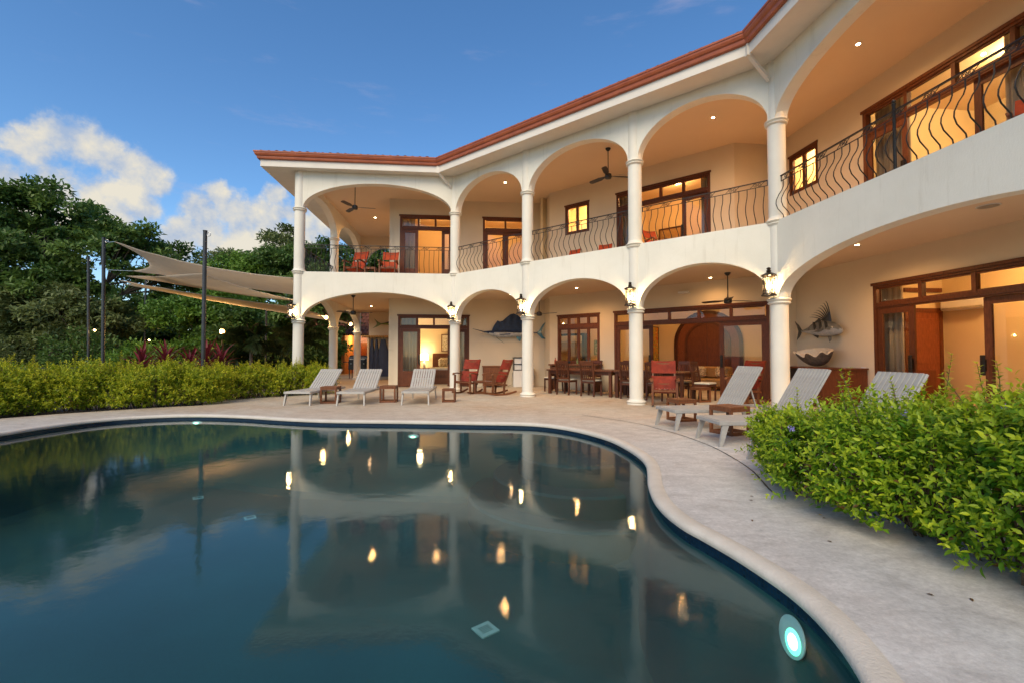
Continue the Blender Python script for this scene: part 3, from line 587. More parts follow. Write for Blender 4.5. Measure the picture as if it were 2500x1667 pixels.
# ---- doors and windows
def door(fm, s0, s1, z0, zt, zh, off, ntrans, leaves, bottom=.58, recess=.05, opened=None, handles=()):
    y0, y1 = off + recess - .06, off + recess + .06; w = .075
    fr = MB(); fr.box((s0, y0, z0), (s0 + w, y1, zt)); fr.box((s1 - w, y0, z0), (s1, y1, zt)); fr.box((s0 + w, y0, zt - w), (s1 - w, y1, zt)); fr.box((s0 + w, y0 + .004, zh - .02), (s1 - w, y1, zh + .09)); fr.box((s0 + w, y0 - .018, zh + .012), (s1 - w, y0 + .002, zh + .05)); fr.box((s0 - .03, y0 - .025, zt - .03), (s1 + .03, y0 - .002, zt + .03))
    d = fr.obj('door', 'door_wood', house, False, fm)
    step = (s1 - s0 - 2*w) / ntrans
    for i in range(1, ntrans): MB().box((s0 + w + i*step - .035, y0 + .012, zh + .092), (s0 + w + i*step + .035, y1 - .012, zt - w - .002)).obj('transom_bar', 'door_wood', d)
    for i in range(ntrans):
        a, b = s0 + w + i*step, s0 + w + (i+1)*step; za, zb = zh + .093, zt - w - .003; q = .03
        MB().box((a + .036, off + recess - .03, za), (b - .036, off + recess + .03, za + q)).box((a + .036, off + recess - .03, zb - q), (b - .036, off + recess + .03, zb)).obj('sash', 'door_wood', d)
        MB().box((a + .037, off + recess - .004, za + q + .001), (b - .037, off + recess + .004, zb - q - .001)).obj('pane', 'pane', d)
    for k, (a, b) in enumerate(leaves):
        yy = off + recess + (.045 if k % 2 else -.02); st = .115; zb_ = z0 + .02; zt_ = zh - .024
        lf = MB(); lf.box((a, yy - .022, zb_), (a + st, yy + .022, zt_)); lf.box((b - st, yy - .022, zb_), (b, yy + .022, zt_)); lf.box((a + st, yy - .022, zt_ - st), (b - st, yy + .022, zt_)); lf.box((a + st, yy - .022, zb_), (b - st, yy + .022, zb_ + .14)); lf.box((a + st, yy - .022, z0 + bottom - .09), (b - st, yy + .022, z0 + bottom + .02)); lf.box((a + st, yy - .010, zb_ + .14), (b - st, yy + .010, z0 + bottom - .09))
        lf.obj('door_leaf', 'door_wood', d)
        MB().box((a + st + .001, yy - .005, z0 + bottom + .021), (b - st - .001, yy + .005, zt_ - st - .001)).obj('pane', 'pane', d)
    for s, side in handles:
        MB().bbox((s - .035, off + recess - .115, z0 + .86), (s + .035, off + recess - .08, z0 + 1.20), .008).box((s - .014, off + recess - .079, z0 + .93), (s + .014, off + recess - .04, z0 + 1.13)).obj('handle', 'bronze', d)
    return d
def window(fm, s0, s1, z0, zt, off, nl, zh=None, recess=.05):
    y0, y1 = off + recess - .06, off + recess + .06; w = .06
    fr = MB(); fr.box((s0, y0, z0), (s0 + w, y1, zt)); fr.box((s1 - w, y0, z0), (s1, y1, zt)); fr.box((s0 + w, y0, zt - w), (s1 - w, y1, zt)); fr.box((s0 + w, y0, z0), (s1 - w, y1, z0 + w)); fr.box((s0 - .025, y0 - .02, zt - .025), (s1 + .025, y0 - .002, zt + .03))
    d = fr.obj('window', 'door_wood', house, False, fm); step = (s1 - s0 - 2*w) / nl
    if zh: MB().box((s0 + w, y0 + .004, zh - .02), (s1 - w, y1 - .004, zh + .09)).obj('transom_rail', 'door_wood', d)
    rows = [(z0 + w, (zh - .02) if zh else zt - w)] + ([(zh + .09, zt - w)] if zh else [])
    for za, zb in rows:
        for i in range(nl):
            a, b = s0 + w + i*step, s0 + w + (i+1)*step; m = .045; yc = off + recess
            MB().box((a + .002, yc - .035, za + .002), (a + m, yc + .03, zb - .002)).box((b - m, yc - .035, za + .002), (b - .002, yc + .03, zb - .002)).box((a + m, yc - .035, zb - m), (b - m, yc + .03, zb - .002)).box((a + m, yc - .035, za + .002), (b - m, yc + .03, za + m)).obj('sash', 'door_wood', d)
            MB().box((a + m + .001, yc - .004, za + m + .001), (b - m - .001, yc + .004, zb - m - .001)).obj('pane', 'pane', d)
    return d
door(FA, *doorA[:2], 0, 2.685, 2.20, OA, 4, [(2.945, 3.70), (4.72, 5.465)], handles=[(3.66, 1), (4.77, 1)])
window(FB, *winB, OB, 4, zh=2.14)
door(FB, *doorB[:2], 0, 2.59, 2.14, OB, 5, [(4.385, 5.0), (4.95, 5.58), (7.55, 8.725)], handles=[(5.53, 1), (7.61, 1)])
door(FC, *doorC[:2], 0, 2.69, 2.19, OC, 4, [(-.20, .60), (1.75, 3.5)], handles=[(.55, 1), (1.81, 1)])
door(FA, *uA1[:2], FLOOR2, 6.475, 5.96, OA, 3, [(2.99, 3.60), (4.48, 4.87)], handles=[(4.53, 1)])
door(FA, *uA2[:2], FLOOR2, 6.475, 5.96, OA, 2, [(6.13, 6.93), (6.93, 7.72)], bottom=.3)
window(FB, *uWB, OB, 2); door(FB, *uDB[:2], FLOOR2, 6.46, 5.93, OB, 4, [(4.50, 5.10), (6.52, 7.28)], handles=[(6.57, 1)])
window(FC, *uWC, OC, 2); door(FC, *uDC[:2], FLOOR2, 6.51, 5.95, OC, 4, [(-.36, .56), (1.70, 3.2)], handles=[(.50, 1)])
def curtain(fm, s0, s1, n, z0, z1, label, mat='curtain', waves=7):
    V = []; Fc = []; k = waves * 8; yb = .035
    for i in range(k + 1):
        s = s0 + (s1 - s0) * i / k; y = n + yb * math.sin(i / 8 * 2 * math.pi) + .01 * math.sin(i * 1.7)
        V += [(s, y, z0), (s, y, z1)]
    for i in range(k): Fc.append((2*i, 2*i+2, 2*i+3, 2*i+1))
    mb = MB(); mb.add(V, Fc); o = mb.obj('curtain', mat, None, True, fm); md = o.modifiers.new('thickness', 'SOLIDIFY'); md.thickness = .006; tag(o, label, 'curtain', 'curtains behind the glass doors'); return o
curtain(FA, 2.70, 3.55, OA + .32, .02, 2.9, 'sheer pale curtain behind the left glass leaf of the bedroom door', 'sheer'); curtain(FA, 5.0, 5.7, OA + .32, .02, 2.9, 'sheer pale curtain at the right end of the bedroom door', 'sheer', 5)
curtain(FC, -.75, .05, OC + .36, .02, 2.95, 'grey curtain at the left end of the far right glass door', 'curtain', 6); curtain(FC, 2.25, 2.9, OC + .36, .02, 2.95, 'grey curtain at the right end of the far right glass door', 'curtain', 5)
curtain(FB, 4.15, 4.72, OB + .36, FLOOR2 + .02, 6.9, 'brown curtain at the left end of the upper middle door', 'curtain', 5); curtain(FB, 7.0, 7.5, OB + .36, FLOOR2 + .02, 6.9, 'brown curtain at the right end of the upper middle door', 'curtain', 5)
curtain(FC, -.50, .30, OC + .36, FLOOR2 + .02, 6.95, 'brown curtain at the left end of the upper right door', 'curtain', 6); curtain(FC, 1.95, 2.7, OC + .36, FLOOR2 + .02, 6.95, 'brown curtain near the right edge behind the upper right door', 'curtain', 5)
curtain(FA, 2.70, 3.45, OA + .32, FLOOR2 + .02, 6.8, 'sheer pale curtain behind the upper door beside the red chairs', 'sheer', 5)
# ---- roof edge: lines S, A, B, C with their own overhang
EDG = [(S2, TH - math.pi/2, 1.03), (C0, TH, .42), (C1, TB, .68), (C4, TC, .72)]
def eave_line(off, ext0=3.0, ext1=3.0):
    """plan polyline of the eave pushed outward by off"""
    lines = [(o - Vector((-math.sin(t), math.cos(t))) * (b + off), uv(t)) for o, t, b in EDG]
    pts = [lines[0][0] - lines[0][1] * ext0]
    for (p, d), (q, e) in zip(lines, lines[1:]):
        den = d.x*e.y - d.y*e.x; k = ((q - p).x*e.y - (q - p).y*e.x) / den; pts.append(p + d * k)
    pts.append(lines[-1][0] + lines[-1][1] * (CL + ext1)); return pts
def sweep(name, mat, prof, parent, closed=True, smooth=False):
    V = []; n = len(prof)
    for off, z in prof: V += [(p.x, p.y, z) for p in eave_line(off)]
    Fc = []
    for i in range(n if closed else n - 1):
        j = (i + 1) % n
        for k in range(4): Fc.append((i*5+k, i*5+k+1, j*5+k+1, j*5+k))
    return MB().add(V, Fc).obj(name, mat, parent, smooth)
# roof slopes
e0, e1 = eave_line(.10), eave_line(-4.6)
mb = MB(); V = []; Fc = []
for pl, z in ((e0, 7.56), (e1, 7.56 + 4.7 * math.tan(R(19)))): V += [(p.x, p.y, z) for p in pl]
for k in range(4): Fc.append((k, k+1, 5+k+1, 5+k))
V += [(p.x, p.y, 7.565) for p in e1]; Fc += [(5+k, 5+k+1, 10+k+1, 10+k) for k in range(4)]
roof = mb.add(V, Fc).obj('roof', 'roof_clay', house)
sweep('soffit', 'fascia_paint', [(.0, 7.17), (.0, 7.21), (-1.15, 7.24), (-1.15, 7.205)], roof)
sweep('fascia', 'fascia_paint', [(.001, 7.165), (.035, 7.165), (.035, 7.385), (.001, 7.385)], roof)
sweep('gutter', 'gutter_paint', [(.036, 7.375), (.075, 7.372), (.105, 7.385), (.115, 7.425), (.118, 7.455), (.15, 7.475), (.172, 7.52), (.178, 7.56), (.192, 7.562), (.194, 7.60), (.170, 7.602), (.16, 7.55), (.036, 7.45)], roof)
tile = MB()
V = []; Fc = []; n = 8
for i, (y, r) in enumerate(((0, .085), (.42, .07))):
    for q in (r, r - .014):
        for k in range(n + 1):
            a = math.pi * k / n; V.append((math.cos(a) * q, y, math.sin(a) * q * .95))
m = n + 1
for k in range(n): Fc += [(k, k+1, 2*m+k+1, 2*m+k), (m+k+1, m+k, 3*m+k, 3*m+k+1), (k+1, k, m+k, m+k+1), (2*m+k, 2*m+k+1, 3*m+k+1, 3*m+k)]
tile_me = tile.add(V, Fc).mesh('roof_tile', 'roof_clay', True)
for k in range(1, 4):                       # eave row and the row above it, tile by tile
    a, b = e0[k], e0[k+1]; L_ = (b - a).length; d = (b - a).normalized(); nrm = Vector((-d.y, d.x)); cnt = int(L_ / .235)
    if k == 3: cnt = int(6.2 / .235)
    for row in range(2):
        for i in range(cnt):
            s = (i + .5) * .235; y = .0 + row * .38; p = a + d * s + nrm * y
            if row and (s < .5 or s > L_ - .1): continue
            M = Matrix.Translation((p.x, p.y, 7.575 + row*.145 + random.uniform(-.008, .008))) @ Matrix.Rotation(math.atan2(d.y, d.x) + random.uniform(-.03, .03), 4, 'Z') @ Matrix.Rotation(R(19), 4, 'X')
            link('roof_tile', tile_me, roof, M)
# ---- downspouts at the two bends
def downspout(c, t, t2):
    e = eave_line(.03); i = 2 if c is C1 else 3; p = e[i]; q = Vector((c.x, c.y)); dirv = (q - p).normalized(); end = q - dirv * .20
    o = MB().box((p.x - .045, p.y - .045, 7.14), (p.x + .045, p.y + .045, 7.385)).beam((p.x, p.y, 7.18), (end.x, end.y, 6.80), .07, .07).obj('downspout', 'fascia_paint', house)
downspout(C1, TH, TB); downspout(C4, TB, TC)
# ---- wrought iron railings with bellied balusters and scrolls
bal_pts = [(0, -.0, .76), (0, 0, .64), (0, -.03, .56), (0, -.10, .46), (0, -.158, .34), (0, -.165, .27), (0, -.13, .18), (0, -.05, .10), (0, -.012, .06), (0, 0, .0)]
bal_me = MB().tube(bal_pts, .0088, 6).mesh('baluster', 'iron', True)
def spiral(flip):
    pts = []
    for i in range(19):
        a = i / 18 * 3.4 * math.pi; r = .042 * (1 - i / 18 * .72); pts.append((flip * (.04 - r * math.cos(a)) , 0, r * math.sin(a) * (1 if flip > 0 else -1)))
    return [(-flip * .055, 0, -.04 * flip)] + pts
scr = [MB().tube(spiral(f), .0055, 5).mesh('scroll', 'iron', True) for f in (1, -1)]
def railing(fm, s0, s1, mats=None, posts=(), step=.158, y=-.03):
    z = ZRING + .0; T = fm @ Matrix.Translation((0, y, z)); zt = .895
    mb = MB(); mb.box((s0, -.02, zt - .012), (s1, .02, zt + .004)); mb.box((s0, -.008, zt - .115), (s1, .008, zt - .103)); mb.box((s0, -.01, zt - .114), (s0 + .016, .01, zt - .004)); mb.box((s1 - .016, -.01, zt - .114), (s1, .01, zt - .004))
    r = mb.obj('railing', 'iron', house, False, T); n = int((s1 - s0 - .14) / step); st = (s1 - s0 - .14) / n
    for i in range(n + 1):
        o = link('baluster', bal_me, r, Matrix.Translation((s0 + .07 + i*st, 0, .0235)) @ Matrix.Rotation(random.uniform(-.05, .05), 4, 'Z'))
        if i % 3 != 2 and i: link('scroll', scr[i % 3], r, Matrix.Translation((s0 + .07 + (i - .3) * st, 0, zt - .057)))
    for s in posts: MB().lathe([(.022, -.0), (.022, .98), (.03, .99), (.03, 1.0), (.012, 1.01), (.028, 1.03), (.02, 1.06), (.004, 1.07)], 12, (s, 0, 0)).obj('post', 'iron', r, True)
railing(FA, .16, 4.90); railing(FB, .20, B1 - .16); railing(FB, B1 + .20, B2 - .16); railing(FB, B2 + .20, B3 - .16); railing(FC, .15, CL - .2, posts=(2.6,)); railing(FS, .2, 3.85); railing(FS, 4.22, 7.72)
railing(FK, .3, 2.5, y=0)

# ------------------------------------------------------------------ lanterns, fans, downlights
def make_lantern():
    t = thing('wall_lantern', 'x', 'lantern'); r = .102; h = .32; z0 = .07
    MB().lathe([(.145, 0), (.145, .02), (.12, .035), (.12, .05)], 8).obj('base', 'bronze', t)
    MB().lathe([(.12, z0 + h), (.15, z0 + h + .012), (.15, z0 + h + .03), (.06, z0 + h + .075), (.035, z0 + h + .09), (.05, z0 + h + .11), (.03, z0 + h + .14), (.045, z0 + h + .165), (.018, z0 + h + .185)], 8).obj('roof', 'bronze', t)
    bar = MB().lathe([(.0065, 0), (.0065, h + .02)], 6).mesh('bar', 'bronze')
    for k in range(8):
        a = 2 * math.pi * (k + .5) / 8; link('bar', bar, t, Matrix.Translation((r*1.08*math.cos(a), r*1.08*math.sin(a), .05)))
    for z in (.11, .34): 
        pts = [(r*1.08*math.cos(k*math.pi/8), r*1.08*math.sin(k*math.pi/8), z) for k in range(17)]; MB().tube(pts, .005, 5).obj('band', 'bronze', t)
    MB().lathe([(r, .052), (r, z0 + h - .004)], 16).obj('glass', 'lantern_glass', t, True)
    MB().lathe([(.022, .05), (.022, .16), (.018, .165)], 10, (.032, 0, 0)).lathe([(.022, .05), (.022, .16), (.018, .165)], 10, (-.032, 0, 0)).obj('candle_sleeve', 'white_plastic', t, True)
    for x in (-.032, .032): MB().lathe([(.006, .166), (.019, .19), (.019, .215), (.004, .25)], 10, (x, 0, 0)).obj('bulb', 'bulb', t, True)
    MB().beam((0, 0, .02), (0, .20, .02), .03, .03).beam((0, .185, -.06), (0, .185, .45), .08, .03, (0, 1, 0)).obj('bracket', 'bronze', t)
    lamp('lantern_lamp', t, (0, 0, .205), 17, (1, .70, .36), .03)
    return t
lan = make_lantern(); first = True
for c, ang, label in ((C0, TH - R(25), 'lit bronze wall lantern on the leftmost corner column'), (C1, TH - R(22), 'lit bronze wall lantern on the column in front of the bedroom door'), (C2, TB, 'lit bronze wall lantern on the column beside the mounted sailfish'), (C3, TB, 'lit bronze wall lantern on the column in front of the dining table'), (C4, TB - R(24), 'lit bronze wall lantern on the column left of the mounted roosterfish')):
    d = Vector((math.sin(ang), -math.cos(ang))); p = c + d * .315
    put(lan, first, (p.x, p.y, 2.37), ang, label, 'bronze lanterns on the columns'); first = False
def make_fan(drop):
    t = thing('ceiling_fan', 'x', 'ceiling fan')
    MB().lathe([(.02, .02), (.075, 0), (.075, -.02), (.04, -.07), (.015, -.08)], 20).obj('canopy', 'fan_dark', t, True)
    MB().lathe([(.013, -.07), (.013, -drop + .08)], 10).obj('rod', 'fan_dark', t, True)
    z = -drop; MB().lathe([(.02, z + .09), (.05, z + .07), (.09, z + .05), (.10, z - .03), (.085, z - .07), (.03, z - .08)], 24).obj('motor', 'fan_dark', t, True)
    for k in range(3):
        M = Matrix.Translation((0, 0, z)) @ Matrix.Rotation(k * 2 * math.pi / 3, 4, 'Z'); mb = MB()
        prof = [(.09, .03), (.2, .045), (.3, .075), (.65, .07), (.69, .035)]; V = []
        for zz in (-.004, .004):
            for x, w in prof: V += [(x, -w, zz - w * .22), (x, w, zz + w * .22)]
        n = len(prof) * 2; Fc = []
        for i in range(len(prof) - 1): a = 2*i; Fc += [(a, a+2, a+3, a+1), (n+a, n+a+1, n+a+3, n+a+2), (a, n+a, n+a+2, a+2), (a+1, a+3, n+a+3, n+a+1)]
        Fc += [(0, 1, n+1, n), (n-2, 2*n-2, 2*n-1, n-1)]
        mb.add(V, Fc).obj('blade', 'fan_dark', t, False, M)
    return t
def fan(fm, s, n, zc, drop, rz, label): f = make_fan(drop); p = fm @ Vector((s, n, zc)); f.location = (p.x, p.y, zc); f.rotation_euler = (0, 0, rz); f['label'] = label; f['group'] = 'dark three-blade ceiling fans'
fan(FA, 1.42, 1.25, CEIL1, .62, R(0), 'dark ceiling fan on the ground floor above the left loungers'); fan(FA, 1.58, .70, CEIL2, .80, R(12), 'dark ceiling fan over the two red balcony chairs'); fan(FB, 5.13, 1.12, CEIL2, .80, R(8), 'dark ceiling fan over the middle of the upper balcony')
fan(FB, 8.05, 2.0, CEIL1, .72, R(10), 'dark ceiling fan above the right end of the dining tables'); fan(FB, 1.93, 2.15, CEIL1, .70, R(-35), 'dark ceiling fan mostly hidden behind the column beside the sailfish')
def downlight(fm, s, n, zc, label, power=90, spot=160):
    p = fm @ Vector((s, n, zc)); t = thing('downlight', label, 'downlight', (p.x, p.y, zc - .002), 0, 'small recessed ceiling downlights')
    MB().lathe([(.052, 0), (.052, -.006), (.040, -.010)], 20).obj('trim', 'white_plastic', t, True)
    MB().lathe([(.036, -.0105), (.030, -.013), (.01, -.014)], 16).obj('lamp_face', 'downlight_glow', t, True)
    lamp('spot_lamp', t, (0, 0, -.03), power, (1, .52, .19), .035, 'SPOT', spot)
downlight(FA, 1.50, 4.52, CEIL2, 'lit downlight in the upper left balcony ceiling'); downlight(FA, 1.30, 4.85, CEIL1, 'lit downlight in the ground floor ceiling behind the left fan')
downlight(FB, 3.66, 1.78, CEIL1, 'lit downlight above the left dining table'); downlight(FB, 7.5, 2.45, CEIL1, 'lit downlight left of the dining fan', 22); downlight(FC, .665, 1.13, CEIL1, 'lit downlight above the mounted roosterfish')
downlight(FB, 7.96, 1.23, CEIL2, 'lit downlight in the upper balcony ceiling right of the middle fan'); downlight(FC, .85, 1.07, CEIL2, 'lit downlight in the upper right balcony ceiling')
downlight(FB, 1.2, 1.2, CEIL2, 'lit downlight hidden behind the narrow upper arch', 34); downlight(FC, 4.2, 1.2, CEIL2, 'lit downlight at the right end of the upper balcony', 34); downlight(FA, 7.0, .5, CEIL1, 'lit downlight above the mounted sailfish', 30); downlight(FC, 4.2, 1.2, CEIL1, 'lit downlight at the right end of the ground floor', 30)
p = FC @ Vector((2.93, 1.06, CEIL1)); t = thing('ceiling_speaker', 'round flat ceiling speaker under the right arch', 'speaker', (p.x, p.y, CEIL1 - .002))
MB().lathe([(.13, 0), (.13, -.006), (.12, -.010)], 32).obj('rim', 'white_plastic', t, True); MB().lathe([(.118, -.011), (.05, -.012)], 32).obj('grille', 'steel', t, True)
p = FB @ Vector((6.6, OB - .14, 3.0)); t = thing('smoke_alarm', 'flat white wall box above the dining room door', 'box', (p.x, p.y, 3.0), TB); MB().bbox((-.16, 0, 0), (.16, .138, .06), .01).obj('body', 'white_plastic', t)

# ------------------------------------------------------------------ loungers
def make_lounger(mat, back_deg, gap=.012, nsl=9):
    t = thing('sun_lounger', 'x', 'sun lounger'); Wd = .66; h = .33; hx = 1.13; bl = .80; w2 = Wd / 2; bd = R(back_deg)
    mb = MB()
    for y in (-w2, w2 - .03): mb.bbox((0, y, h - .055), (1.92, y + .03, h), .006)
    mb.bbox((0, -w2 + .031, h - .05), (.035, w2 - .031, h - .004), .004); mb.bbox((1.88, -w2 + .031, h - .05), (1.915, w2 - .031, h - .004), .004); mb.bbox((.6, -w2 + .031, h - .05), (.635, w2 - .031, h - .028), .004)
    mb.obj('frame', mat, t)
    for x, dx in ((.10, -.09), (1.62, .10)):
        for y in (-1, 1):
            yy = y * (w2 - .028); a = Vector((x, yy, h - .01)); b = Vector((x + dx, yy + y * .02, 0)); d = [Vector((-.040, 0, 0)), Vector((.040, 0, 0))]
            V = []
            for q, k in ((a, 1.15), (b, .55)):
                for dx_, dy_ in ((-.04, -.016), (.04, -.016), (.04, .016), (-.04, .016)): V.append(q + Vector((dx_ * k, dy_, 0)))
            MB().add(V, [(0,1,2,3),(7,6,5,4),(0,4,5,1),(1,5,6,2),(2,6,7,3),(3,7,4,0)]).obj('leg', mat, t)
    inner = Wd - .07; sw = inner / nsl
    sl = MB().bbox((.036, 0, 0), (hx - .01, sw - gap, .016), .003).mesh('seat_slat', mat); bk = MB().bbox((0, 0, 0), (bl, sw - gap, .016), .003).mesh('back_slat', mat)
    B = Matrix.Translation((hx, 0, h - .004)) @ Matrix.Rotation(-bd, 4, 'Y')
    for i in range(nsl):
        y = -inner / 2 + i * sw + gap / 2
        link('seat_slat', sl, t, Matrix.Translation((0, y, h - .012))); link('back_slat', bk, t, B @ Matrix.Translation((0, y, 0)))
    mb = MB(B); mb.bbox((0, -inner/2 - .012, -.03), (bl + .004, -inner/2 + .018, -.002), .004); mb.bbox((0, inner/2 - .018, -.03), (bl + .004, inner/2 + .012, -.002), .004); mb.box((bl * .5 - .02, -inner/2 + .02, -.022), (bl * .5 + .02, inner/2 - .02, -.002)); mb.box((bl - .03, -inner/2 + .02, -.022), (bl, inner/2 - .02, -.002)); mb.obj('back_frame', mat, t)
    q = B @ Vector((bl * .55, 0, -.02)); MB().beam((q.x, -.24, q.z), (q.x + .12, -.24, h - .03), .02, .02).obj('back_prop', mat, t); MB().beam((q.x, .24, q.z), (q.x + .12, .24, h - .03), .02, .02).obj('back_prop', mat, t)
    return t
lw = make_lounger('lounger_white', 37); lg = make_lounger('lounger_grey', 58, .013, 9)
GL = 'loungers lined up beside the pool'
put(lw, True, (-5.12, 10.86, 0), R(86), 'white slatted lounger furthest left beside the hedge', GL); put(lw, False, (-3.83, 10.82, 0), R(92), 'white slatted lounger in the middle of the left three', GL); put(lw, False, (-2.33, 10.98, 0), R(93.5), 'white slatted lounger in front of the bedroom door', GL)
put(lg, True, (2.53, 7.56, 0), R(9), 'grey lounger at the right, furthest from the hedge, raised back before the red chair', GL); put(lg, False, (2.70, 6.32, 0), R(4), 'grey lounger at the right with its foot just clear of the hedge', GL); put(lg, False, (2.74, 4.98, 0), R(2), 'grey lounger almost hidden behind the right hedge, only its raised back showing', GL)
# ------------------------------------------------------------------ side tables
def make_table(s=.40, h=.42, mat='teak'):
    t = thing('side_table', 'x', 'side table'); a = s / 2; w = .042
    for i in range(4): MB().bbox((-a, -a + i * s / 4 + .002, h - .03), (a, -a + (i + 1) * s / 4 - .002, h), .003).obj('top_plank', mat, t)
    mb = MB()
    for y in (-a, a - w): mb.box((-a + .002, y + .001, h - .075), (a - .002, y + w - .001, h - .031))
    for x in (-a, a - w): mb.box((x + .001, -a + w, h - .074), (x + w - .001, a - w, h - .031))
    mb.obj('apron', mat, t)
    for x in (-a, a - w):
        for y in (-a, a - w): MB().bbox((x, y, 0), (x + w, y + w, h - .076), .003).obj('leg', mat, t)
    for y in (-a, a - w): MB().box((-a + w + .001, y + .002, .002), (a - w - .001, y + w - .002, .05)).obj('rail', mat, t)
    for x in (-a, a - w): MB().box((x + .002, -a + w + .001, .003), (x + w - .002, a - w - .001, .051)).obj('rail', mat, t)
    return t
st = make_table(); GT = 'open cube side tables'
put(st, True, (-4.56, 11.49, 0), R(4), 'open cube wooden side table between the two leftmost loungers', GT); put(st, False, (-3.16, 11.73, 0), R(4), 'open cube wooden side table left of the lounger before the bedroom door', GT); put(st, False, (-1.62, 11.76, 0), R(2), 'small open cube wooden side table right of the three left loungers', GT, .82)
put(st, False, (3.12, 8.42, 0), R(15), 'low open cube wooden table under the far right lounger foot', GT, .95); put(st, False, (3.34, 7.02, 0), R(24), 'dark open cube wooden table between the two right loungers', GT, 1.02); put(st, False, (4.85, 11.75, 0), R(20), 'small wooden stool-like table between the red chairs near the dining set', GT, .9)
put(st, False, (-1.02, 14.35, 0), R(10), 'small wooden table between the two red rocking chairs', GT, .95)
# ------------------------------------------------------------------ leather rocking chairs
def sheet(mb, rows, th):       # rows of points -> thick sheet
    n = len(rows[0]); V = []; Fc = []
    for sgn in (0, 1):
        for r in rows: V += [Vector(p) + Vector(th) * sgn for p in r]
    m = len(rows) * n
    for i in range(len(rows) - 1):
        for k in range(n - 1): a = i*n + k; Fc += [(a, a+1, a+n+1, a+n), (m+a, m+a+n, m+a+n+1, m+a+1)]
    for i in range(len(rows) - 1): Fc += [(i*n, (i+1)*n, m+(i+1)*n, m+i*n), (i*n+n-1, m+i*n+n-1, m+(i+1)*n+n-1, (i+1)*n+n-1)]
    for k in range(n - 1): Fc += [(k, m+k, m+k+1, k+1), ((len(rows)-1)*n+k, (len(rows)-1)*n+k+1, m+(len(rows)-1)*n+k+1, m+(len(rows)-1)*n+k)]
    return mb.add(V, Fc)
def make_rocker(leather, wd):
    t = thing('rocking_chair', 'x', 'rocking chair'); w = .27
    # local: front is -y, back +y
    for s in (-1, 1):
        x = s * w
        MB().beam((x, -.27, .06), (x, -.25, .60), .045, .055, (0, 1, 0)).obj('front_leg', wd, t)
        MB().beam((x, .10, .06), (x, .14, .42), .04, .055, (0, 1, 0)).obj('rear_leg', wd, t)
        MB().beam((x * .93, .12, .30), (x * .93, .42, 1.06), .035, .055, (0, 1, 0)).obj('back_post', wd, t)
        arm = [(x*1.06, -.33, .585), (x*1.08, -.28, .625), (x*1.08, -.1, .63), (x*1.06, .10, .60), (x*1.02, .235, .575)]
        for i in range(len(arm) - 1): pass
        V = []; Fc = []
        for i, p in enumerate(arm):
            hw = (.030, .040, .036, .030, .022)[i]
            V += [(p[0]-hw, p[1], p[2]), (p[0]+hw, p[1], p[2]), (p[0]+hw, p[1], p[2]+.028), (p[0]-hw, p[1], p[2]+.028)]
        for i in range(4): a = 4*i; Fc += [(a, a+1, a+5, a+4), (a+1, a+2, a+6, a+5), (a+2, a+3, a+7, a+6), (a+3, a, a+4, a+7)]
        Fc += [(0, 3, 2, 1), (16, 17, 18, 19)]; MB().add(V, Fc).obj('armrest', wd, t)
        rk = [(x, -.42 + .12*i, .0 + ((-.42 + .12*i) - .0) ** 2 * .28) for i in range(9)]; mb = MB()
        for i in range(8): a, b = rk[i], rk[i+1]; mb.beam((a[0], a[1], a[2] + .025), (b[0], b[1], b[2] + .025), .035, .05)
        mb.obj('rocker', wd, t)
        MB().beam((x, -.25, .36), (x, .22, .30), .03, .05, (0, 0, 1)).obj('seat_rail', wd, t)
    MB().beam((-w, -.255, .37), (w, -.255, .37), .03, .05).obj('cross_rail', wd, t); MB().beam((-w, .2, .305), (w, .2, .305), .03, .045).obj('cross_rail', wd, t)
    rows = []
    for i in range(7):
        y = -.27 + .47 * i / 6; rows.append([(k / 6 * (w*2 + .03) - w - .015, y, .405 - .10 * (i / 6) - .035 * math.sin(math.pi * i / 6) - .02 * math.sin(math.pi * k / 6)) for k in range(7)])
    sheet(MB(), rows, (0, 0, .012)).obj('seat', leather, t, True)
    studs = MB()
    for k in range(9): studs.lathe([(.007, 0), (.005, .004)], 6, (-w + .02 + k * (2*w - .04) / 8, -.268, .418))
    studs.obj('seat_studs', 'steel', t)
    def back(z0, z1, nm):
        rows = []
        for i in range(6):
            f = z0 + (z1 - z0) * i / 5; c = Vector((0, .12 + .30 * f, .30 + .76 * f)); row = []
            for k in range(7):
                u = k / 6 * 2 - 1; row.append((u * (w + .012), c.y - .028 + .035 * (1 - u*u), c.z - (.012 * (1 - u*u) if i == 5 else 0)))
            rows.append(row)
        sheet(MB(), rows, (0, -.012, .004)).obj(nm, leather, t, True)
    back(.10, .52, 'back_panel'); back(.60, 1.0, 'headrest')
    MB().beam((-w*.93, .39, .985), (w*.93, .39, .985), .025, .04).obj('back_rail', wd, t); MB().beam((-w*.93, .20, .50), (w*.93, .20, .50), .025, .035).obj('back_rail', wd, t)
    return t
rk = make_rocker('leather_red', 'teak'); rk2 = make_rocker('leather_orange', 'teak'); GR = 'red leather rocking chairs'
put(rk, True, (-1.42, 14.28, 0), R(-24), 'red leather rocking chair beside the column before the bedroom door', GR); put(rk, False, (-.47, 13.80, 0), R(-60), 'red leather rocking chair turned sideways under the sailfish', GR)
put(rk, False, (3.62, 10.85, 0), R(-16), 'red leather chair facing the pool right of the dining column', GR); put(rk, False, (5.72, 11.2, 0), R(-66), 'red leather chair half hidden behind the far right lounger', GR)
put(rk2, True, (-5.55, 16.05, FLOOR2), R(-16), 'orange-red leather chair on the left balcony, the left one of two', GR); put(rk2, False, (-4.38, 16.1, FLOOR2), R(3), 'orange-red leather chair on the left balcony, the right one of two', GR)
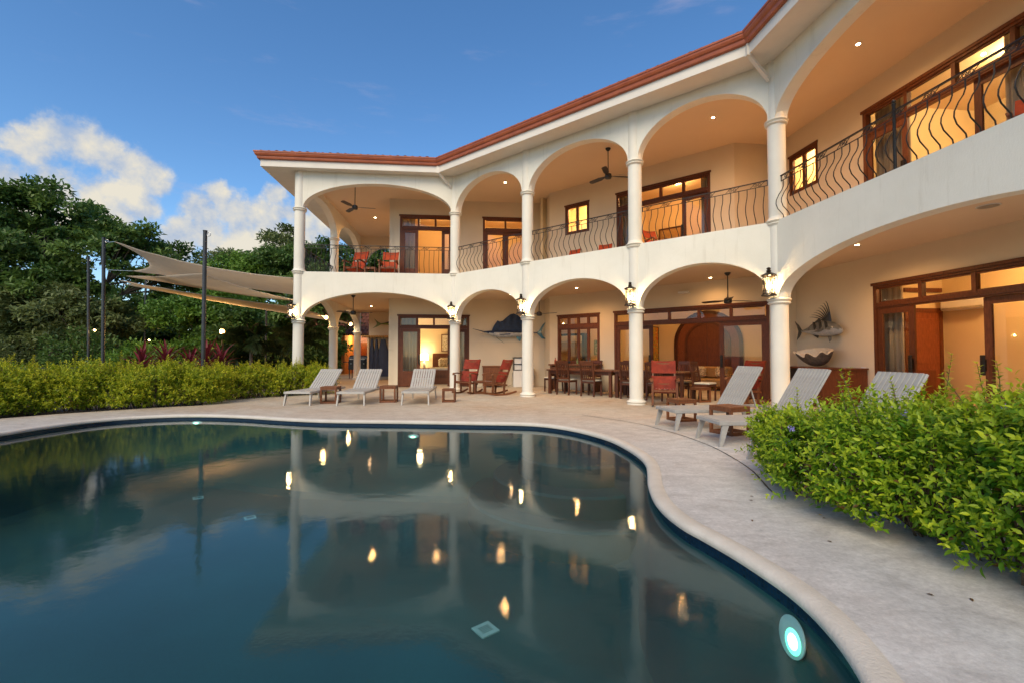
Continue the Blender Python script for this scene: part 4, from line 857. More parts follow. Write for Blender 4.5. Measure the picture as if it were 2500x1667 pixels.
for s, n, a, lb in ((3.28, 2.0, R(-5), 'red chair back showing over the balcony edge under the small window'), (4.47, 2.0, R(10), 'red chair back showing over the balcony edge left of the upper middle door'), (6.35, 1.5, R(60), 'red chair on the upper balcony before the upper middle door')):
    p = FB @ Vector((s, n, 0)); put(rk2, False, (p.x, p.y, FLOOR2), TB + a, lb, GR, .76)
p = FC @ Vector((3.55, 1.0, 0)); put(rk2, False, (p.x, p.y, FLOOR2), TC + R(30), 'red chair on the upper right balcony at the picture edge', GR, .75)
tb = put(st, False, (-4.98, 16.0, FLOOR2), R(4), 'small wooden table between the two orange-red balcony chairs', GT, .95)
# ------------------------------------------------------------------ dining set
def make_dining_chair():
    t = thing('dining_chair', 'x', 'dining chair'); w = .21; m = 'table_wood'
    for s in (-1, 1):
        MB().beam((s*w, -.20, 0), (s*w, -.20, .44), .038, .038, (0, 1, 0)).obj('front_leg', m, t)
        MB().beam((s*w, .24, 0), (s*w, .20, .46), .036, .042, (0, 1, 0)).obj('rear_leg', m, t)
        MB().beam((s*w, .20, .461), (s*w, .30, 1.02), .036, .042, (0, 1, 0)).obj('back_post', m, t)
    mb = MB(); mb.box((-w + .02, -.215, .38), (w - .02, -.19, .435)).box((-w + .02, .185, .38), (w - .02, .21, .435)).box((-w - .012, -.18, .38), (-w + .012, .18, .435)).box((w - .012, -.18, .38), (w + .012, .18, .435)); mb.obj('seat_frame', m, t)
    MB().bbox((-w - .015, -.235, .437), (w + .015, .175, .485), .015).obj('seat', 'cushion_cream', t)
    MB().beam((-w, .292, .975), (w, .292, .975), .03, .09, (0, .2, 1)).obj('top_rail', m, t); MB().beam((-w, .214, .50), (w, .214, .50), .026, .05, (0, .2, 1)).obj('lower_rail', m, t)
    for k in range(6):
        x = -w + .05 + k * (2*w - .10) / 5; MB().beam((x, .219, .526), (x, .282, .93), .022, .012, (0, 1, 0)).obj('back_slat', m, t)
    return t
dc = make_dining_chair(); GD = 'dark wooden dining chairs'
def din(first, s, n, a, label): p = FB @ Vector((s, n, 0)); put(dc, first, (p.x, p.y, 0), TB + a, label, GD)
din(True, 3.60, 1.30, R(180), 'dining chair with slatted back towards the pool, left of the near row'); din(False, 4.46, 1.28, R(180), 'dining chair with slatted back towards the pool, second of the near row'); din(False, 5.72, 1.28, R(180), 'dining chair half hidden behind the column in the near row'); din(False, 6.45, 1.3, R(180), 'dining chair right of the column, behind the red leather chair')
din(False, 2.62, 2.0, R(-90), 'dining chair at the left head of the dining table'); din(False, 3.75, 2.55, 0, 'dining chair on the wall side opposite the first near chair'); din(False, 4.95, 2.55, 0, 'dining chair on the wall side between the window and the large door'); din(False, 5.95, 2.55, 0, 'dining chair on the wall side just right of the column'); din(False, 6.7, 2.55, 0, 'dining chair on the wall side in front of the arched interior door'); din(False, 7.45, 1.95, R(82), 'dining chair at the right head of the table, seen from its side')
def dining_table(s0, s1, n0, n1, label):
    p = FB @ Vector((s0, n0, 0)); t = thing('dining_table', label, 'table', (p.x, p.y, 0), TB); L_, D_ = s1 - s0, n1 - n0
    for i in range(5): MB().bbox((-.04, -.04 + i*(D_+.08)/5 + .001, .715), (L_ + .04, -.04 + (i+1)*(D_+.08)/5 - .001, .76), .004).obj('top_plank', 'table_wood', t)
    mb = MB(); mb.box((.08, .02, .62), (L_ - .08, .045, .714)).box((.08, D_ - .045, .62), (L_ - .08, D_ - .02, .714)).box((.02, .08, .62), (.045, D_ - .08, .714)).box((L_ - .045, .08, .62), (L_ - .02, D_ - .08, .714)); mb.obj('apron', 'table_wood', t)
    for x in (0, L_ - .085):
        for y in (0, D_ - .085): MB().bbox((x, y, 0), (x + .085, y + .085, .713), .006).obj('leg', 'table_wood', t)
dining_table(2.95, 5.13, 1.22, 2.24, 'dark wooden dining table left of the dining column'); dining_table(5.25, 7.15, 1.22, 2.24, 'dark wooden dining table right of the dining column')
# ------------------------------------------------------------------ mounted fish
def fish_body(prof, ny=16):    # prof [(x, zc, half_height, half_width)] -> closed mesh
    V = []; Fc = []
    for x, zc, hh, hw in prof:
        for k in range(ny): a = 2*math.pi*k/ny; V.append((x, math.sin(a)*hw, zc + math.cos(a)*hh))
    for i in range(len(prof)-1):
        for k in range(ny): Fc.append((i*ny+k, i*ny+(k+1) % ny, (i+1)*ny+(k+1) % ny, (i+1)*ny+k))
    Fc += [tuple(range(ny))[::-1], tuple(range((len(prof)-1)*ny, len(prof)*ny))]; return V, Fc
def fin(poly, y=0, th=.006): return MB().prism(poly, y - th, y + th, 'xzy')
def two_tone(o, split, mat2):     # back darker than belly: a second material above the flank line
    o.data.materials.append(MATS[mat2])
    for pl in o.data.polygons:
        if pl.center.z > split(pl.center.x): pl.material_index = 1
fm = FA @ Matrix.Translation((5.67, OA - .16, 0)); t = thing('mounted_sailfish', 'mounted blue and silver sailfish with raised sail and long bill on the wall', 'fish'); t.matrix_world = fm
prof = [(0, 2.18, .006, .005), (.22, 2.125, .012, .010), (.42, 2.075, .02, .018), (.50, 2.06, .035, .03), (.62, 2.035, .075, .05), (.80, 2.0, .115, .075), (1.0, 1.985, .135, .085), (1.3, 1.985, .135, .085), (1.6, 1.99, .12, .075), (1.9, 2.0, .09, .055), (2.2, 2.02, .05, .03), (2.40, 2.035, .028, .016), (2.48, 2.04, .03, .012)]
V, Fc = fish_body(prof); b = MB().add(V, Fc).obj('body', 'fish_silver', t, True); two_tone(b, lambda x: 2.03 + .0 * x, 'fish_blue')
sail = [(.72, 2.10), (.80, 2.30), (.94, 2.50), (1.03, 2.46), (1.14, 2.49), (1.28, 2.62), (1.42, 2.73), (1.56, 2.77), (1.70, 2.72), (1.82, 2.62), (1.92, 2.42), (1.98, 2.20), (2.0, 2.06), (1.5, 2.09), (1.0, 2.11)]
sv = []; V = []; Fc = []
top = sail[:13]; n = len(top)
for yy in (-.006, .006):
    for i, (x, z) in enumerate(top): V += [(x, yy + .012 * (i % 2) * (1 if z > 2.3 else 0), z), (.70 + (2.0 - .70) * i / (n-1), yy, 2.08)]
for i in range(n-1): a = 2*i; Fc += [(a, a+1, a+3, a+2), (2*n+a, 2*n+a+2, 2*n+a+3, 2*n+a+1), (a, a+2, 2*n+a+2, 2*n+a)]
MB().add(V, Fc).obj('sail_fin', 'fish_blue', t)
fin([(2.44, 2.05), (2.55, 2.14), (2.68, 2.36), (2.80, 2.46), (2.68, 2.22), (2.62, 2.06), (2.70, 1.90), (2.86, 1.78), (2.64, 1.83), (2.52, 1.95), (2.44, 2.02)]).obj('tail_fin', 'fish_teal', t)
fin([(1.62, 1.91), (1.72, 1.78), (1.80, 1.70), (1.86, 1.86), (1.80, 1.93)]).obj('anal_fin', 'fish_teal', t)
MB().tube([(.86, .02, 1.90), (1.06, -.02, 1.74), (1.20, -.03, 1.63)], [.012, .008, .003], 6).obj('pelvic_fin', 'fish_dark', t); fin([(.98, 1.98), (1.45, 2.005), (1.40, 1.965), (1.05, 1.945)], -.085).obj('pectoral_fin', 'fish_blue', t)
MB().tube([(.50, -.02, 2.035), (.34, -.0, 1.995), (.27, 0, 1.985)], [.014, .009, .003], 6).obj('lower_jaw', 'fish_silver', t); MB().lathe([(.004, -.004), (.024, 0), (.018, .008), (.004, .011)], 12, (.66, -.052, 2.06), Matrix.Rotation(R(90), 4, 'X')).obj('eye', 'fish_dark', t)
fm = FC @ Matrix.Translation((-2.41, OC - .17, 0)); t = thing('mounted_roosterfish', 'mounted grey roosterfish with tall comb of dorsal spines above the clam shell', 'fish'); t.matrix_world = fm
prof = [(.22, 1.80, .022, .016), (.32, 1.80, .035, .025), (.48, 1.805, .085, .05), (.68, 1.82, .145, .075), (.90, 1.83, .185, .09), (1.10, 1.82, .185, .095), (1.26, 1.80, .155, .09), (1.38, 1.775, .115, .07), (1.46, 1.755, .07, .05), (1.49, 1.75, .03, .025)]
V, Fc = fish_body(prof, 18); b = MB().add(V, Fc).obj('body', 'fish_silver', t, True); two_tone(b, lambda x: 1.79, 'fish_grey')
fin([(.24, 1.82), (.14, 1.95), (.0, 2.06), (.07, 1.93), (.12, 1.80), (.09, 1.68), (.06, 1.58), (.16, 1.66), (.24, 1.78)]).obj('tail_fin', 'fish_dark', t)
for k in range(8):
    x0 = 1.0 + k * .026; tip = (.50 + k * .075, 2.13 + k * .05 if k < 7 else 2.47); pts = []
    for i in range(6): f = i / 5; pts.append((x0 + (tip[0] - x0) * f, -.01 * k * .1, 1.98 + (tip[1] - 1.98) * (math.sin(f * math.pi / 2) ** .8)))
    MB().tube(pts, [.018, .014, .011, .008, .006, .003], 6).obj('dorsal_spine', 'fish_dark', t, True)
fin([(.42, 1.86), (.55, 1.93), (.80, 2.07), (.86, 2.03), (.92, 1.99), (.6, 1.9)]).obj('second_dorsal_fin', 'fish_dark', t); fin([(.50, 1.74), (.72, 1.63), (.76, 1.60), (.80, 1.66), (.66, 1.72)]).obj('anal_fin', 'fish_dark', t)
fin([(1.08, 1.64), (1.12, 1.50), (1.17, 1.54), (1.18, 1.63)]).obj('pelvic_fin', 'fish_grey', t); fin([(.72, 1.76), (1.02, 1.82), (1.06, 1.78), (.92, 1.74)], -.098).obj('pectoral_fin', 'fish_grey', t)
for x in (.72, .90, 1.08): fin([(x, 1.995), (x + .055, 1.99), (x + .10, 1.86), (x + .04, 1.80), (x + .02, 1.88)], -.088, .008).obj('stripe', 'fish_dark', t)
MB().lathe([(.004, -.004), (.028, 0), (.026, .01), (.006, .014)], 14, (1.30, -.088, 1.83), Matrix.Rotation(R(90), 4, 'X')).obj('eye', 'cushion_cream', t); MB().lathe([(.004, 0), (.015, 0), (.013, .006), (.003, .008)], 12, (1.30, -.1025, 1.83), Matrix.Rotation(R(90), 4, 'X')).obj('pupil', 'fish_dark', t)
fm = FK @ Matrix.Translation((.78, -.22, 0)); t = thing('mounted_dorado', 'small mounted green fish with forked tail on the veranda end wall', 'fish'); t.matrix_world = fm
prof = [(.40, 2.72, .02, .015), (.6, 2.73, .05, .03), (.9, 2.74, .09, .05), (1.3, 2.74, .13, .06), (1.5, 2.74, .12, .05), (1.6, 2.74, .05, .03)]
V, Fc = fish_body(prof); b = MB().add(V, Fc).obj('body', 'fish_green', t, True); two_tone(b, lambda x: 2.75, 'fish_dark')
fin([(.42, 2.74), (.25, 2.84), (.06, 3.0), (.18, 2.82), (.22, 2.72), (.15, 2.63), (.0, 2.5), (.25, 2.6), (.42, 2.70)]).obj('tail_fin', 'fish_green', t); fin([(.6, 2.78), (1.0, 2.90), (1.5, 2.92), (1.52, 2.84)]).obj('dorsal_fin', 'fish_dark', t)
# ------------------------------------------------------------------ cabinet and clam shell
fm = FC @ Matrix.Translation((-2.4, OC - .57, 0)); t = thing('bar_cabinet', 'low reddish wooden cabinet with a small fridge under the clam shell', 'cabinet'); t.matrix_world = fm
MB().bbox((-.02, -.02, .88), (2.0, .55, .915), .006).obj('top', 'red_wood', t); MB().box((0, .01, .06), (.02, .54, .879)).box((.72, .01, .06), (.74, .54, .879)).box((1.95, .01, .06), (1.97, .54, .879)).box((.021, .515, .06), (1.949, .54, .879)).box((.021, .02, .06), (1.949, .514, .08)).box((0, .04, 0), (1.97, .5, .059)).obj('carcass', 'red_wood', t)
MB().box((.05, .03, .085), (.70, .50, .86)).obj('fridge', 'black_plastic', t); MB().box((.54, .022, .70), (.64, .029, .80)).obj('label', 'white_plastic', t)
for x in (.745, 1.35):
    d = MB().bbox((x, -.008, .085), (x + .598, .009, .872), .004).obj('door', 'red_wood', t); MB().lathe([(.012, 0), (.012, .02)], 10, (x + (.54 if x < 1 else .06), -.008, .6), Matrix.Rotation(R(90), 4, 'X')).obj('knob', 'bronze', d)
def clam():
    t = thing('clam_shell', 'giant fluted clam shell bowl on the wooden cabinet', 'shell')
    n, m = 56, 12; V = []; Fc = []
    for lay in (0, 1):
        for j in range(m + 1):
            r = j / m
            for i in range(n):
                a = 2*math.pi*i/n; fl = math.cos(a*9) * max(0, -math.sin(a)) ** .5
                rad = (r ** .8) * (1 + .10 * fl * r); q = 1 - .07 * lay
                z = .27 * r ** 2.0 + (.05 * fl * r ** 3 if math.sin(a) < .35 else 0) + (.016 if lay else 0); V.append((.52 * rad * math.cos(a) * q, .25 * rad * math.sin(a) * q, z))
    for lay in (0, 1):
        o = lay * (m + 1) * n
        for j in range(m):
            for i in range(n): Fc.append((o+j*n+i, o+j*n+(i+1) % n, o+(j+1)*n+(i+1) % n, o+(j+1)*n+i))
    o1 = (m + 1) * n
    for i in range(n): Fc.append((m*n+i, m*n+(i+1) % n, o1+m*n+(i+1) % n, o1+m*n+i))
    outer = [f for f in Fc if max(f) < o1]; inner = [f for f in Fc if f not in set(outer)]
    MB().add(V, outer).obj('outer_shell', 'shell_out', t, 'all'); MB().add(V, inner).obj('inner_shell', 'shell_in', t, 'all')
    return t
c = clam(); p = FC @ Vector((-1.50, OC - .30, .917)); c.location = (p.x, p.y, .917); c.matrix_world = Matrix.Translation((p.x, p.y, .945)) @ Matrix.Rotation(TC + R(4), 4, 'Z') @ Matrix.Rotation(R(20), 4, 'X') @ Matrix.Diagonal((1.0, 1.0, 1.3, 1))
p = FC @ Vector((-.555, OC - .012, .89)); t = thing('wall_switch', 'small white wall socket between the cabinet and the right door', 'socket', (p.x, p.y, .89), TC); MB().bbox((-.06, 0, -.05), (.06, .011, .05), .003).obj('plate', 'white_plastic', t); MB().box((-.02, -.004, -.02), (.02, -.0005, .02)).obj('rocker_switch', 'white_plastic', t)
# ------------------------------------------------------------------ water dispenser, little cabinet behind the rocking chairs
fm = FA @ Matrix.Translation((7.20, OA - .40, 0)); t = thing('water_dispenser', 'white water dispenser with black frame by the wall behind the second column', 'dispenser'); t.matrix_world = fm
MB().bbox((0, 0, 0), (.34, .36, .62), .012).obj('body', 'white_plastic', t); MB().box((0, .0, .621), (.03, .34, 1.12)).box((.31, .0, .621), (.34, .34, 1.12)).box((.03, 0, 1.08), (.31, .34, 1.12)).box((.03, 0, .84), (.31, .34, .87)).box((.03, .0, .621), (.31, .34, .65)).obj('top_frame', 'black_plastic', t); MB().box((.031, .03, .651), (.309, .33, .839)).box((.031, .03, .871), (.309, .33, 1.079)).obj('front_panel', 'white_plastic', t)
MB().tube([(-.03, .1, .55), (-.05, .1, .3), (-.04, .12, .08), (-.2, .2, .03)], .008, 6).obj('cord', 'black_plastic', t)
fm = FA @ Matrix.Translation((7.68, OA - .40, 0)); t = thing('trash_bin', 'low pale bin beside the water dispenser', 'bin'); t.matrix_world = fm; MB().bbox((0, 0, 0), (.30, .32, .70), .015).obj('body', 'steel', t); MB().bbox((-.01, -.01, .702), (.31, .33, .74), .01).obj('lid', 'white_plastic', t)
fm = FA @ Matrix.Translation((6.05, OA - .45, 0)); t = thing('drawer_cabinet', 'small wooden cabinet against the wall behind the rocking chairs', 'cabinet'); t.matrix_world = fm
MB().bbox((-.02, -.02, .76), (.76, .42, .80), .006).obj('top', 'teak', t); MB().box((0, 0, .05), (.74, .40, .759)).obj('body', 'teak', t)
for k in range(3): MB().bbox((.03, -.014, .08 + k*.225), (.71, -.001, .29 + k*.225), .003).obj('drawer', 'teak', t)
# ------------------------------------------------------------------ left veranda end: shelf with navy hangings, grill
fm = FK @ Matrix.Translation((.66, -.62, 0)); t = thing('hanging_shelf', 'wall shelf with a woven wicker edge at the veranda end', 'shelf'); t.matrix_world = fm
MB().box((-.25, 0, 2.05), (2.0, .50, 2.09)).obj('board', 'wicker', t)
mb = MB()
for k in range(24): mb.lathe([(.04, -.048), (.055, 0), (.04, .048)], 8, (-.25 + k * .097, -.03, 2.09), Matrix.Rotation(R(90), 4, 'Y'))
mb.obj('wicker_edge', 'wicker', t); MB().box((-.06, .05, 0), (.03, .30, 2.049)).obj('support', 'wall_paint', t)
def navy(x, w, z0, z1, label, bulge=.0):
    o = thing('navy_cover', label, 'fabric cover'); o.matrix_world = FK @ Matrix.Translation((.70 + x, -.50, 0)); V = []; Fc = []; nx, nz = 14, 14
    for j in range(nz + 1):
        f = j / nz; z = z1 + (z0 - z1) * f; ww = w * (.35 + .65 * min(1, f * 2.2)) * (1 - .25 * max(0, f - .8) / .2)
        for i in range(nx):
            a = 2*math.pi*i/nx; V.append((math.cos(a) * ww / 2 + bulge * f * f, math.sin(a) * .06 + .015*math.sin(3*a + f*5), z))
    for j in range(nz):
        for i in range(nx): Fc.append((j*nx+i, j*nx+(i+1) % nx, (j+1)*nx+(i+1) % nx, (j+1)*nx+i))
    Fc += [tuple(range(nx))[::-1], tuple(range(nz*nx, nz*nx+nx))]; MB().add(V, Fc).obj('fabric', 'navy_cloth', o, True); MB().tube([(0, 0, z1), (0, 0, 2.045)], .012, 6).obj('hook', 'navy_cloth', o); return o
navy(.12, .27, .35, 1.95, 'narrow navy cover hanging at the left under the wicker shelf'); navy(.34, .24, .30, 1.95, 'narrow navy cover in the middle under the wicker shelf'); navy(.66, .60, .15, 1.95, 'broad navy cover hanging next to the bedroom wall', .08)
t = thing('gas_grill', 'black gas barbecue grill behind the slim rear column', 'grill', (-7.95, 23.7, 0), R(0))
for x in (-.45, .41):
    for y in (-.22, .18): MB().box((x, y, .0), (x + .04, y + .04, .45)).obj('leg', 'black_plastic', t)
MB().bbox((-.48, -.26, .451), (.48, .26, .82), .01).obj('cabinet', 'black_plastic', t); MB().bbox((-.75, -.28, .821), (.75, .28, .86), .008).obj('side_shelf', 'black_plastic', t)
V = [(-.45, -.27), (-.42, .14), (-.25, .30), (.05, .34), (.27, .22), (.27, 0), (-.27, 0)]; MB(Matrix.Translation((0, 0, .861))).prism([(-.27, 0), (-.26, .12), (-.16, .26), (.02, .32), (.18, .26), (.26, .1), (.27, 0)], -.46, .46, 'yzx').obj('lid', 'black_plastic', t)
MB().tube([(-.38, -.30, .98), (.38, -.30, .98)], .014, 8).obj('handle', 'steel', t)
for k in range(4): MB().lathe([(.03, 0), (.026, .03)], 12, (-.33 + k*.22, -.262, .76), Matrix.Rotation(R(90), 4, 'X')).obj('knob', 'steel', t)
# ------------------------------------------------------------------ rooms: bedroom, living room, kitchen, right room
fm = FA @ Matrix.Translation((3.85, 3.75, 0)); t = thing('bed', 'wooden bed with cream linen seen through the bedroom door', 'bed'); t.matrix_world = fm
MB().bbox((0, 2.35, 0), (1.9, 2.45, 1.28), .02).obj('headboard', 'teak', t); MB().bbox((.02, 0, .0), (1.88, .07, .58), .01).obj('footboard', 'teak', t); MB().box((.03, .071, .12), (.08, 2.349, .40)).box((1.82, .071, .12), (1.87, 2.349, .40)).obj('side_rail', 'teak', t)
for k in range(3): MB().box((.10, -.012, .12 + k*.14), (1.80, -.001, .23 + k*.14)).obj('footboard_plank', 'teak', t)
MB().bbox((.09, .08, .28), (1.81, 2.34, .62), .05).obj('mattress', 'bed_linen', t); MB().bbox((.05, .075, .50), (1.85, 1.75, .66), .03).obj('blanket', 'cushion_cream', t)
for x in (.28, 1.02): MB().bbox((x, 2.02, .63), (x + .66, 2.30, 1.08), .10, Matrix.Translation((0, .0, 0))).obj('pillow', 'print_cushion' if x < 1 else 'bed_linen', t)
fm = FA @ Matrix.Translation((3.2, 5.72, 0)); t = thing('nightstand', 'wooden nightstand left of the bed', 'nightstand'); t.matrix_world = fm; MB().bbox((0, 0, .12), (.56, .45, .60), .008).obj('body', 'teak', t); MB().bbox((.03, -.012, .36), (.53, -.001, .56), .004).obj('drawer', 'teak', t); MB().box((.02, .02, 0), (.06, .06, .119)).box((.50, .02, 0), (.54, .06, .119)).box((.02, .39, 0), (.06, .43, .119)).box((.50, .39, 0), (.54, .43, .119)).obj('feet', 'teak', t)
p = fm @ Vector((.28, .22, .60)); t = thing('table_lamp', 'lit table lamp with drum shade on the nightstand', 'lamp', (p.x, p.y, .602)); MB().lathe([(.07, 0), (.075, .02), (.055, .03), (.07, .16), (.05, .28), (.012, .30), (.012, .40)], 16).obj('base', 'cushion_cream', t, True); MB().lathe([(.20, .36), (.17, .66), (.165, .66), (.195, .36)], 24).obj('shade', 'shade_glow', t, True); lamp('bedside_lamp', t, (0, 0, .74), 12, (1, .76, .42), .05)
def picture(fm, s, n, z0, w, h, art, label, frame='teak'):
    t = thing('framed_picture', label, 'picture'); t.matrix_world = fm @ Matrix.Translation((s, n, z0)); b = .035
    MB().box((0, -.03, 0), (b, 0, h)).box((w - b, -.03, 0), (w, 0, h)).box((b, -.03, 0), (w - b, 0, b)).box((b, -.03, h - b), (w - b, 0, h)).obj('frame', frame, t); MB().box((b, -.018, b), (w - b, -.004, h - b)).obj('canvas', art, t); return t
t = picture(FA, 4.24, 6.29, 1.36, .72, .80, 'art_flower', 'framed flower print on the bedroom wall'); 
for k in range(5):
    a = k * 1.257; MB().prism([(.42 + .09*math.cos(a) + .07*math.cos(a + q*math.pi/4)*.9, .45 + .08*math.sin(a) + .06*math.sin(a + q*math.pi/4)) for q in range(8)], -.0205 - k*.0006, -.0185, 'xzy').obj('petal', 'leather_orange', t)
picture(FB @ Matrix.Translation((4.142, 6.45, 0)) @ Matrix.Rotation(R(90), 4, 'Z'), 0, 0, .60, .72, 1.70, 'art_tropic', 'tall bright tropical painting in the living room', 'black_plastic'); picture(FB, 1.70, 6.39, 1.2, .50, .62, 'art_green', 'green landscape painting seen through the small ground floor window', 'fish_green')
# arched entrance door at the back of the living room
fm = FB @ Matrix.Translation((4.80, 7.19, 0)); t = thing('arched_door', 'arched double wooden entrance door at the back of the living room', 'door'); t.matrix_world = fm
def archpoly(x0, x1, zs, n=20, z0=0): c, w = (x0+x1)/2, (x1-x0)/2; return [(x0, z0)] + [(c - w*math.cos(math.pi*i/n), zs + w*math.sin(math.pi*i/n)) for i in range(n+1)] + [(x1, z0)]
MB().prism(archpoly(.42, 2.02, 1.62), -.06, -.02, 'xzy').obj('door_leaf', 'door_wood', t)
MB().prism(archpoly(.1, 2.34, 1.62), -.034, -.012, 'xzy').obj('surround_panel', 'red_wood', t)
def ring_(x0, x1, zs, wd_, n=28):
    c, w = (x0+x1)/2, (x1-x0)/2; V = []; Fc = []
    for y in (-.09, -.01):
        for q in (w, w - wd_):
            V += [(c - q, y, 0)] + [(c - q*math.cos(math.pi*i/n), y, zs + q*math.sin(math.pi*i/n)) for i in range(n+1)] + [(c + q, y, 0)]
    m = n + 3
    for i in range(m-1): Fc += [(i, i+1, m+i+1, m+i), (2*m+i+1, 2*m+i, 3*m+i, 3*m+i+1), (i+1, i, 2*m+i, 2*m+i+1), (m+i, m+i+1, 3*m+i+1, 3*m+i)]
    return MB().add(V, Fc)
ring_(0, 2.44, 1.62, .11).obj('outer_arch', 'table_wood', t); ring_(.40, 2.04, 1.62, .09).obj('inner_arch', 'table_wood', t); MB().prism(archpoly(.1, .40, 1.2, 8), -.05, -.02, 'xzy').prism(archpoly(2.04, 2.34, 1.2, 8), -.05, -.02, 'xzy').obj('side_panel', 'red_wood', t); MB().box((1.205, -.075, 0), (1.235, -.061, 2.35)).obj('astragal', 'table_wood', t)
for x in (.52, 1.30): MB().bbox((x, -.072, .25), (x + .60, -.061, 1.0), .004).bbox((x, -.072, 1.12), (x + .60, -.061, 1.85), .004).obj('raised_panel', 'door_wood', t)
def sofa(fm, w, label, mat='wicker'):
    t = thing('sofa', label, 'sofa'); t.matrix_world = fm; MB().bbox((0, 0, .12), (w, .8, .40), .04).obj('seat', mat, t); MB().bbox((0, .70, .401), (w, .86, .80), .05).obj('backrest', mat, t); MB().bbox((-.14, 0, .12), (-.002, .8, .58), .04).obj('armrest', mat, t); MB().bbox((w + .002, 0, .12), (w + .14, .8, .58), .04).obj('armrest', mat, t)
    for k in range(2): MB().bbox((.1 + k*(w-.6), .42, .42), (.5 + k*(w-.6), .62, .80), .08).obj('cushion', 'print_cushion', t)
    for x in (-.1, w + .04): MB().box((x, .05, 0), (x + .06, .11, .119)).box((x, .68, 0), (x + .06, .74, .119)).obj('foot', 'table_wood', t)
sofa(FB @ Matrix.Translation((5.75, 5.7, 0)), 1.3, 'sofa with printed cushions in the living room')
fm = FB @ Matrix.Translation((-.45, 5.6, 0)); t = thing('kitchen_cabinet', 'white and dark kitchen cabinet with range hood behind the small window', 'cabinet'); t.matrix_world = fm; MB().box((0, .2, 0), (1.9, .78, .9)).obj('base_unit', 'table_wood', t); MB().box((0, .18, .901), (1.9, .78, .94)).obj('counter', 'steel', t); MB().box((.1, .3, 1.75), (1.8, .78, 2.0)).obj('hood', 'white_plastic', t); MB().box((.0, .4, 2.001), (1.9, .78, 2.1)).box((1.82, .35, .941), (1.9, .78, 2.0)).obj('wall_unit', 'black_plastic', t)
for k in range(3): MB().box((.05 + k*.62, .185, .05), (.62 + k*.62, .199, .86)).obj('cupboard_door', 'table_wood', t)
fm = FB @ Matrix.Translation((2.0, OB - .46, 0)); t = thing('sideboard', 'narrow wooden serving counter under the small ground floor window', 'counter'); t.matrix_world = fm; MB().bbox((0, 0, .84), (1.9, .44, .89), .005).obj('top', 'teak', t); MB().box((.05, .03, 0), (.12, .42, .839)).box((1.78, .03, 0), (1.85, .42, .839)).box((.121, .05, .60), (1.779, .08, .80)).obj('frame', 'teak', t)
rb = random.Random(5)
for k, (x, h, m, lb) in enumerate(((.15, .20, 'leather_orange', 'small orange-red bottle at the left end of the serving counter'), (.62, .16, 'fish_teal', 'low teal bowl with greenery on the serving counter'), (1.05, .20, 'fish_green', 'small green bottle on the serving counter'), (1.42, .24, 'fish_dark', 'dark bottle on the serving counter, left of the pair'), (1.54, .20, 'fish_dark', 'dark bottle on the serving counter, right of the pair'))):
    p = fm @ Vector((x, .22, .892)); o = thing('bottle' if m != 'fish_teal' else 'bowl', lb, 'bottle' if m != 'fish_teal' else 'bowl', (p.x, p.y, .892))
    if m == 'fish_teal': MB().lathe([(.07, 0), (.13, .05), (.15, .09), (.13, .08)], 16).obj('bowl_body', m, o, True)
    else: MB().lathe([(.035, 0), (.036, h*.6), (.014, h*.75), (.013, h)], 12).obj('glass_body', m, o, True); MB().lathe([(.016, h), (.016, h + .02)], 10).obj('cap', 'black_plastic', o)
fm = FC @ Matrix.Translation((-1.195, 4.08, 0)) @ Matrix.Rotation(R(90), 4, 'Z') @ Matrix.Scale(.85, 4, (1, 0, 0)); t = thing('panel_door', 'brown panelled interior door seen through the far right glass door', 'door'); t.matrix_world = fm; MB().box((-.1, -.06, 0), (0, 0, 2.2)).box((.95, -.06, 0), (1.05, 0, 2.2)).box((-.1, -.06, 2.2), (1.05, 0, 2.3)).box((-.1, -.06, 2.68), (1.05, 0, 2.78)).obj('frame', 'door_wood', t); MB().box((0, -.045, .01), (.949, -.005, 2.199)).obj('leaf', 'red_wood', t)
for z0, z1 in ((.15, .85), (1.0, 2.05)): MB().bbox((.14, -.055, z0), (.81, -.0455, z1), .004).obj('raised_panel', 'red_wood', t)
p = FC @ Vector((2.0, 5.78, 2.45)); t = thing('air_conditioner', 'white wall air conditioner in the far right room', 'air conditioner'); t.matrix_world = FC @ Matrix.Translation((-1.05, 4.79, 2.22)); MB().bbox((0, 0, 0), (.95, .25, .30), .03).obj('body', 'white_plastic', t); MB().box((.05, -.004, .02), (.9, -.0005, .06)).obj('vent', 'steel', t)
t = thing('wall_mirror', 'brown framed mirror in the upper middle room', 'mirror'); t.matrix_world = FB @ Matrix.Translation((4.45, 6.54, 5.42)); MB().bbox((0, 0, 0), (.06, .05, .62), .004).bbox((.84, 0, 0), (.90, .05, .62), .004).bbox((.061, 0, .56), (.839, .05, .62), .004).bbox((.061, 0, .0), (.839, .05, .06), .004).obj('frame', 'table_wood', t); MB().box((.061, .02, .061), (.839, .03, .559)).obj('panel', 'wicker', t)

